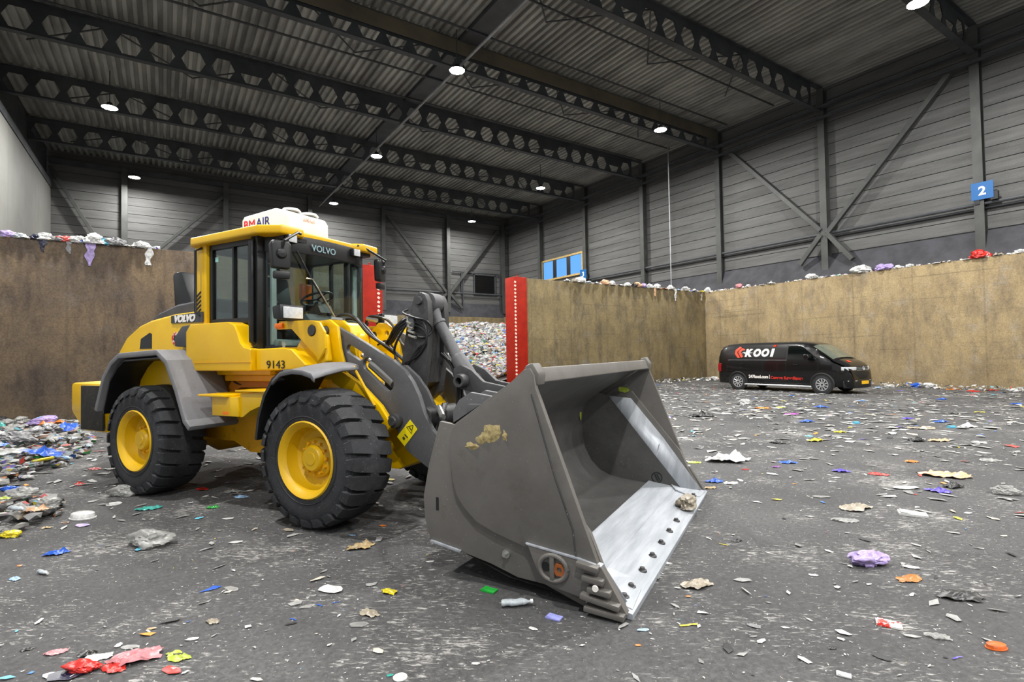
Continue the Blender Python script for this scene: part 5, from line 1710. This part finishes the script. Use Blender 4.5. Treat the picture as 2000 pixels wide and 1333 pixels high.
TOPS = [
    ('P', -3.73, 0.38, 'bag', 'lilac'),
    ('P', -3.49, 0.29, 'bag', 'pale'),
    ('P', -3.27, 0.29, 'film', 'white'),
    ('P', -3.12, 0.27, 'bag', 'navy'),
    ('P', -2.93, 0.36, 'bag', 'white'),
    ('P', -2.8, 0.33, 'film', 'beige'),
    ('P', -2.59, 0.3, 'bag', 'grey'),
    ('P', -2.45, 0.33, 'bag', 'pinkred'),
    ('P', -2.18, 0.4, 'bag', 'white'),
    ('P', -2.03, 0.21, 'film', 'blue'),
    ('P', -1.8, 0.56, 'bag', 'white'),
    ('P', -1.48, 0.34, 'bag', 'cyan'),
    ('P', -1.4, 0.28, 'bag', 'paleblue'),
    ('P', -1.23, 0.44, 'bag', 'grey'),
    ('P', -1.0, 0.35, 'film', 'white'),
    ('P', -0.79, 0.32, 'film', 'white'),
    ('P', -0.58, 0.35, 'bag', 'white'),
    ('P', -0.39, 0.26, 'film', 'white'),
    ('P', 16.61, 0.35, 'film', 'white'),
    ('P', 17.07, 0.31, 'bag', 'beige'),
    ('P', 17.51, 0.51, 'bag', 'white'),
    ('P', 18.02, 0.36, 'film', 'pale'),
    ('P', 18.54, 0.37, 'film', 'white'),
    ('P', 19.15, 0.43, 'bag', 'peach'),
    ('P', 19.66, 0.38, 'bag', 'white'),
    ('P', 20.25, 0.44, 'film', 'white'),
    ('P', 20.78, 0.38, 'bag', 'white'),
    ('P', 21.33, 0.39, 'bag', 'black'),
    ('P', 21.56, 0.5, 'bag', 'peach'),
    ('P', 22.04, 0.45, 'bag', 'lilac'),
    ('P', 22.53, 0.4, 'bag', 'white'),
    ('P', 23.11, 0.46, 'bag', 'white'),
    ('P', 23.71, 0.41, 'film', 'peach'),
    ('P', 24.23, 0.47, 'bag', 'white'),
    ('P', 24.85, 0.42, 'film', 'paleblue'),
    ('P', 25.57, 0.48, 'bag', 'white'),
    ('P', 26.32, 0.43, 'film', 'white'),
    ('P', 27.08, 0.43, 'film', 'yellow'),
    ('P', 27.67, 0.56, 'bag', 'white'),
    ('R', 17.93, 0.41, 'bag', 'pink'),
    ('R', 17.4, 0.29, 'bag', 'white'),
    ('R', 16.55, 0.34, 'film', 'white'),
    ('R', 16.05, 0.39, 'film', 'white'),
    ('R', 13.89, 0.52, 'bag', 'white'),
    ('R', 11.65, 0.63, 'bag', 'white'),
    ('R', 10.81, 0.51, 'bag', 'lilac'),
    ('R', 10.5, 0.42, 'bag', 'lilac'),
    ('R', 10.16, 0.27, 'bag', 'white'),
    ('R', 9.71, 0.22, 'bag', 'white'),
    ('R', 8.73, 0.26, 'disc', 'white'),
    ('R', 8.56, 0.26, 'film', 'black'),
    ('R', 7.71, 0.25, 'disc', 'white'),
    ('R', 7.35, 0.58, 'bag', 'red'),
    ('R', 7.16, 0.37, 'bag', 'redwhite'),
    ('R', 6.73, 0.32, 'film', 'beige'),
    ('R', 6.13, 0.27, 'bag', 'white'),
]

for x, y, s, k, c, r, lb in LIT:
    # turned so that the long side lies roughly across the line of sight
    o = piece(k, c, (x, y, 0.002 + .9 * heap_h(x, y)), s, radians(r % 60 - 30) - YAW, lb, 'litter on the floor')
    if k == 'bottle':
        B().lathe([(.001, .385), (.065, .385), (.065, .47), (.001, .47)], (0, 0, .12), 'x', 14).done('cap', LM['white'], o)
o = piece('bag', 'beige', (LO[0] + 3.25 * cos(LT) - .85 * sin(LT), LO[1] + 3.25 * sin(LT) + .85 * cos(LT), .075), .34, .4, 'cream film bunched over the cutting edge of the bucket', 'litter on the floor')
for lx, ly, lz, tl, wd in ((1.885, 1.38, .92, (0, pi / 2), 'lower'), (2.37, 1.645, 1.23, (pi / 2, 0), 'upper')):
    piece('scrap', 'lime', (LO[0] + lx * cos(LT) - ly * sin(LT), LO[1] + lx * sin(LT) + ly * cos(LT), lz), .17, LT, 'pale green scrap stuck to the bucket inside, %s of the two' % wd, 'litter on the floor', tl)
ORD = 'first second third fourth fifth sixth seventh eighth ninth tenth eleventh twelfth thirteenth fourteenth fifteenth sixteenth seventeenth eighteenth nineteenth twentieth twenty-first twenty-second'.split()
cnt = {}
WORD = {'pinkred': 'pink red', 'paleblue': 'pale blue', 'redwhite': 'red and white', 'pale': 'pale'}
for w, t, s, k, c in TOPS:
    key = 'left partition' if (w == 'P' and t < 8) else ('right partition' if w == 'P' else 'ochre wall')
    i = cnt[key] = cnt.get(key, -1) + 1
    loc = (t, YP + .03, WALL_H) if w == 'P' else (XW + .06, t, WALL_H)
    s = max(s * 1.25, .3)
    piece(k, c, loc, s, RL.uniform(-.3, .3) + (0 if w == 'P' else pi / 2), '%s crumpled %s on the %s top, %s from the left' % (WORD.get(c, c), CATS[k], key, ORD[i]), 'litter on top of the ' + key, zs=1.4 if k in ('bag', 'film') else 1)
for x, z, s, c, lb in ((-1.86, 4.72, .75, 'lilac', 'lilac bag hanging down the left partition wall below the pink red one'), (-.38, 4.88, .6, 'white', 'white film hanging down the left partition wall left of the cab'), (-2.95, 5.0, .4, 'navy', 'navy rag hanging over the top edge of the left partition wall'), (-2.35, 5.02, .4, 'grey', 'grey film hanging over the top edge of the left partition wall')):
    piece('hang', c, (x, YP - .005, WALL_H + .02), s, 0, lb, 'litter hanging from the partition walls')
for x, z, s, c, lb in ((22.9, 5.02, .5, 'peach', 'peach rag hanging over the top edge of the right partition wall'), (24.6, 4.95, .7, 'white', 'thin white strip hanging down the right partition wall'), (27.0, 4.95, .6, 'beige', 'beige film hanging in the corner of the right partition wall')):
    piece('hang', c, (x, YP - .005, WALL_H + .02), s, 0, lb, 'litter hanging from the partition walls')

# litter heap on the left: a bed of scraps nobody could count, larger pieces one by one on top
def palette_mat(name, cols, bump=0):
    t = NT(name)
    g = t.n('ShaderNodeNewGeometry')
    stops = []
    tot = sum(w for _, w in cols)
    p = 0
    for c, w in cols:
        stops.append((p / tot, lin(c)))
        p += w
    c = t.ramp(g.outputs['Random Per Island'], stops[:32], 'CONSTANT')
    f = t.noise(t.coord(), 14, 4)
    c = t.mix(.5, c, t.ramp(f, [(.3, (.25, .25, .25, 1)), (.7, (.9, .9, .9, 1))]), 'OVERLAY')
    return t.base(c, .5, 0, .4)


PAL = [('e6e6e4', 5), ('cfcfcc', 6), ('b4b4b0', 5), ('dcd6c8', 3), ('98989a', 3), ('c3d2de', 2), ('7a7a78', 2), ('d9b9c8', 1), ('c9a878', 1), ('2f74d8', .8), ('6a5ab8', .7), ('d83428', .8), ('e88a2c', .6), ('e4d23c', .7), ('2fa04c', .5), ('26262a', 1.2), ('7fc8dc', .8), ('8a5a38', .8)]
M_pal = palette_mat('mixed_plastic_waste', PAL)
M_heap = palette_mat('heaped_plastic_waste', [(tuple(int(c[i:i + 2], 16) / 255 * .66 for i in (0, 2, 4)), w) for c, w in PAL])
M_palf = palette_mat('floor_scraps', [('b4b4b2', 8), ('9d9d9a', 9), ('8a8a88', 8), ('757573', 7), ('a8a294', 3), ('cfcfcd', 2.5), ('3a72c8', .35), ('c84038', .35), ('d8c83c', .3), ('d88838', .25), ('6a58b0', .25), ('2a2a2c', 1), ('5fb0c8', .3), ('3a9a50', .15)])


ICO = []
_b = bmesh.new()
bmesh.ops.create_icosphere(_b, subdivisions=2, radius=1)
_b.verts.index_update()
ICO_V = [v.co.copy() for v in _b.verts]
ICO_F = [[v.index for v in f.verts] for f in _b.faces]
_b.free()
_b = bmesh.new()
bmesh.ops.create_icosphere(_b, subdivisions=1, radius=1)
_b.verts.index_update()
ICO_V1 = [v.co.copy() for v in _b.verts]
ICO_F1 = [[v.index for v in f.verts] for f in _b.faces]
_b.free()


class Cloud:
    """many small lumps as one mesh, built from plain lists"""

    def __init__(s):
        s.v, s.f = [], []

    def done(s, name, mat, angle=20):
        me = bpy.data.meshes.new(name)
        me.from_pydata(s.v, [], s.f)
        me.materials.append(mat)
        me.shade_smooth()
        me.set_sharp_from_angle(angle=radians(angle))
        o = bpy.data.objects.new(name, me)
        COL.objects.link(o)
        return o


def quick_lump(q, c, r, rnd, flat=1.0, sub=1):
    off = Vector((rnd.random() * 90, rnd.random() * 90, 0))
    V, F = (ICO_V, ICO_F) if sub > 1 else (ICO_V1, ICO_F1)
    n0 = len(q.v)
    R = Matrix.Rotation(rnd.random() * 6.3, 3, 'Z') @ Matrix.Rotation(rnd.uniform(-.5, .5), 3, 'X')
    s = Vector((1, rnd.uniform(.5, .9), rnd.uniform(.3, .65) * flat))
    for co in V:
        p = co * (1 + .7 * noise.noise(co * 1.7 + off))
        w = c + R @ Vector((p.x * s.x, p.y * s.y, p.z * s.z)) * r
        q.v.append((w.x, w.y, max(w.z, .003)))
    q.f += [[n0 + i for i in f] for f in F]


q = Cloud()
rnd = random.Random(3)
n = 0
while n < 2000:
    x, y = rnd.uniform(-5.4, -.9), rnd.uniform(6.8, 18)
    h = heap_h(x, y)
    if h > .02 or rnd.random() < .0:
        quick_lump(q, Vector((x, y, h * rnd.uniform(.4, .95))), rnd.uniform(.04, .13), rnd, .9)
        n += 1
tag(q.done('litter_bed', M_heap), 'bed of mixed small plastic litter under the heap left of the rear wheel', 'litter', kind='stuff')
HC = ['clear'] * 14 + ['white'] * 7 + ['pale'] * 8 + ['grey'] * 5 + ['beige'] * 3 + ['paleblue'] * 3 + ['blue', 'blue', 'cyan', 'teal', 'yellow', 'orange', 'red', 'green', 'navy', 'lilac', 'tan', 'black', 'pink', 'peach', 'lime']
n = 0
HW = {'paleblue': 'pale blue'}
while n < 80:
    x, y = rnd.uniform(-4.6, -1.0), rnd.uniform(6.9, 17.6)
    h = heap_h(x, y)
    if h < .05 or y < 9.2:
        continue
    n += 1
    k = rnd.choice(['film', 'film', 'film', 'bag', 'bag', 'bag', 'scrap', 'bottle'])
    c = rnd.choice(HC)
    s = rnd.uniform(.28, .62) if k in ('film', 'bag') else rnd.uniform(.18, .34)
    piece(k, c, (x, y, h * .95 + .03), s, rnd.random() * 6.3, '%s %s lying in the litter heap left of the rear wheel' % (HW.get(c, c), CATS[k]), 'loose pieces in the left litter heap', (rnd.uniform(-.25, .25), rnd.uniform(-.25, .25)))

# far waste heap behind the partition opening
def waste_h(x, y):
    d = min(max((y - 20.6 + .18 * (x - 12)) / 11.5, 0), 1)
    s = min(max((x - 6.0) / 3, 0), 1)
    return 3.75 * (d ** .62) * (.55 + .45 * s) * (1 - .25 * max(0, (x - 20) / 8)) + .25 * noise.noise(Vector((x * .5, y * .5, 0)))


q = Cloud()
rnd = random.Random(8)
for i in range(40):
    for x in range(34):
        xx, yy = x * .55 + 7.6, 21.2 + i * .55
        q.v.append((xx, yy, max(0, waste_h(xx, yy) - .2)))
for i in range(39):
    for x in range(33):
        q.f.append([i * 34 + x, i * 34 + x + 1, i * 34 + x + 35, i * 34 + x + 34])
for k in range(9000):
    x, y = rnd.uniform(7.9, 23), 21.4 + 14 * rnd.random() ** 1.3
    h = waste_h(x, y)
    if h < -.1:
        continue
    quick_lump(q, Vector((x, y, max(h, .05))), rnd.uniform(.07, .25), rnd, 1.1)
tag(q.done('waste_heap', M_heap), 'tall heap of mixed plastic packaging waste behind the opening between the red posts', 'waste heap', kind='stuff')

# fine scraps trodden into the floor and banked along the foot of the walls
q = B()
rnd = random.Random(21)


def flake(x, y, s, z=.004, lift=.25):
    a = rnd.random() * 6.3
    n = rnd.choice((4, 5, 5, 6))
    asp = rnd.uniform(.2, .6)
    vs = []
    for k in range(n):
        t = 2 * pi * k / n
        r = s * rnd.uniform(.55, 1)
        px_, py_ = r * cos(t), r * sin(t) * asp
        vs.append(q.bm.verts.new((x + px_ * cos(a) - py_ * sin(a), y + px_ * sin(a) + py_ * cos(a), z + rnd.random() * s * lift)))
    q.face(vs)


for k in range(26000):
    # denser towards the far right of the hall
    d = 2.6 + 26 * rnd.random() ** .95
    az = rnd.uniform(-.28, 1.42)
    x, y = d * sin(az), d * cos(az)
    if x > XW - .1 or y > YP - .05 or x < XL:
        continue
    dens = .12 + .88 * min(1, max(0, (d - 6) / 11)) * (.35 + .65 * min(1, max(0, az / .7)))
    dens *= .25 + 1.3 * max(0, .5 + noise.noise(Vector((x * .4, y * .4, 2))))
    if rnd.random() > dens:
        continue
    s = .012 + .20 * rnd.random() ** 2.3 * min(1, .10 + d / 16)
    flake(x, y, s, .004, .15)
for k in range(3500):
    d = 1.9 + 7.5 * rnd.random()
    az = rnd.uniform(-.3, 1.45)
    flake(d * sin(az), d * cos(az), .003 + .014 * rnd.random() ** 3, .002, .1)
for k in range(520):
    y = rnd.uniform(2, 20)
    t = rnd.random() ** 2
    flake(XW - .2 - 1.5 * t, y, rnd.uniform(.04, .16), .02 + .10 * rnd.random() * (1 - t), .8)
for k in range(420):
    x = rnd.uniform(14.3, 27)
    t = rnd.random() ** 2
    flake(x, YP - .2 - 1.3 * t, rnd.uniform(.04, .16), .02 + .12 * rnd.random() * (1 - t), .8)
for k in range(300):
    x = rnd.uniform(-4, 6)
    flake(x, YP - .25 - 2.5 * rnd.random(), rnd.uniform(.04, .2), .02, .5)
tag(q.done('floor_scraps', M_palf, merge=False, smooth=False), 'fine pale plastic scraps strewn over the grey floor', 'litter', kind='stuff')
q = Cloud()
for k in range(900):
    u = rnd.random()
    if k % 3 == 0:
        x, y = rnd.uniform(-5.5, -.2), YP + rnd.uniform(.02, .4)
    elif k % 3 == 1:
        x, y = rnd.uniform(17.3, 27.2), YP + rnd.uniform(.02, .4)
    else:
        x, y = XW + rnd.uniform(.02, .12), rnd.uniform(4, 20)
        if rnd.random() < .7:
            continue
    quick_lump(q, Vector((x, y, WALL_H + .02)), rnd.uniform(.05, .13), rnd, 1)
tag(q.done('wall_top_scraps', M_pal), 'fine pale scraps caught along the tops of the concrete walls', 'litter', kind='stuff')
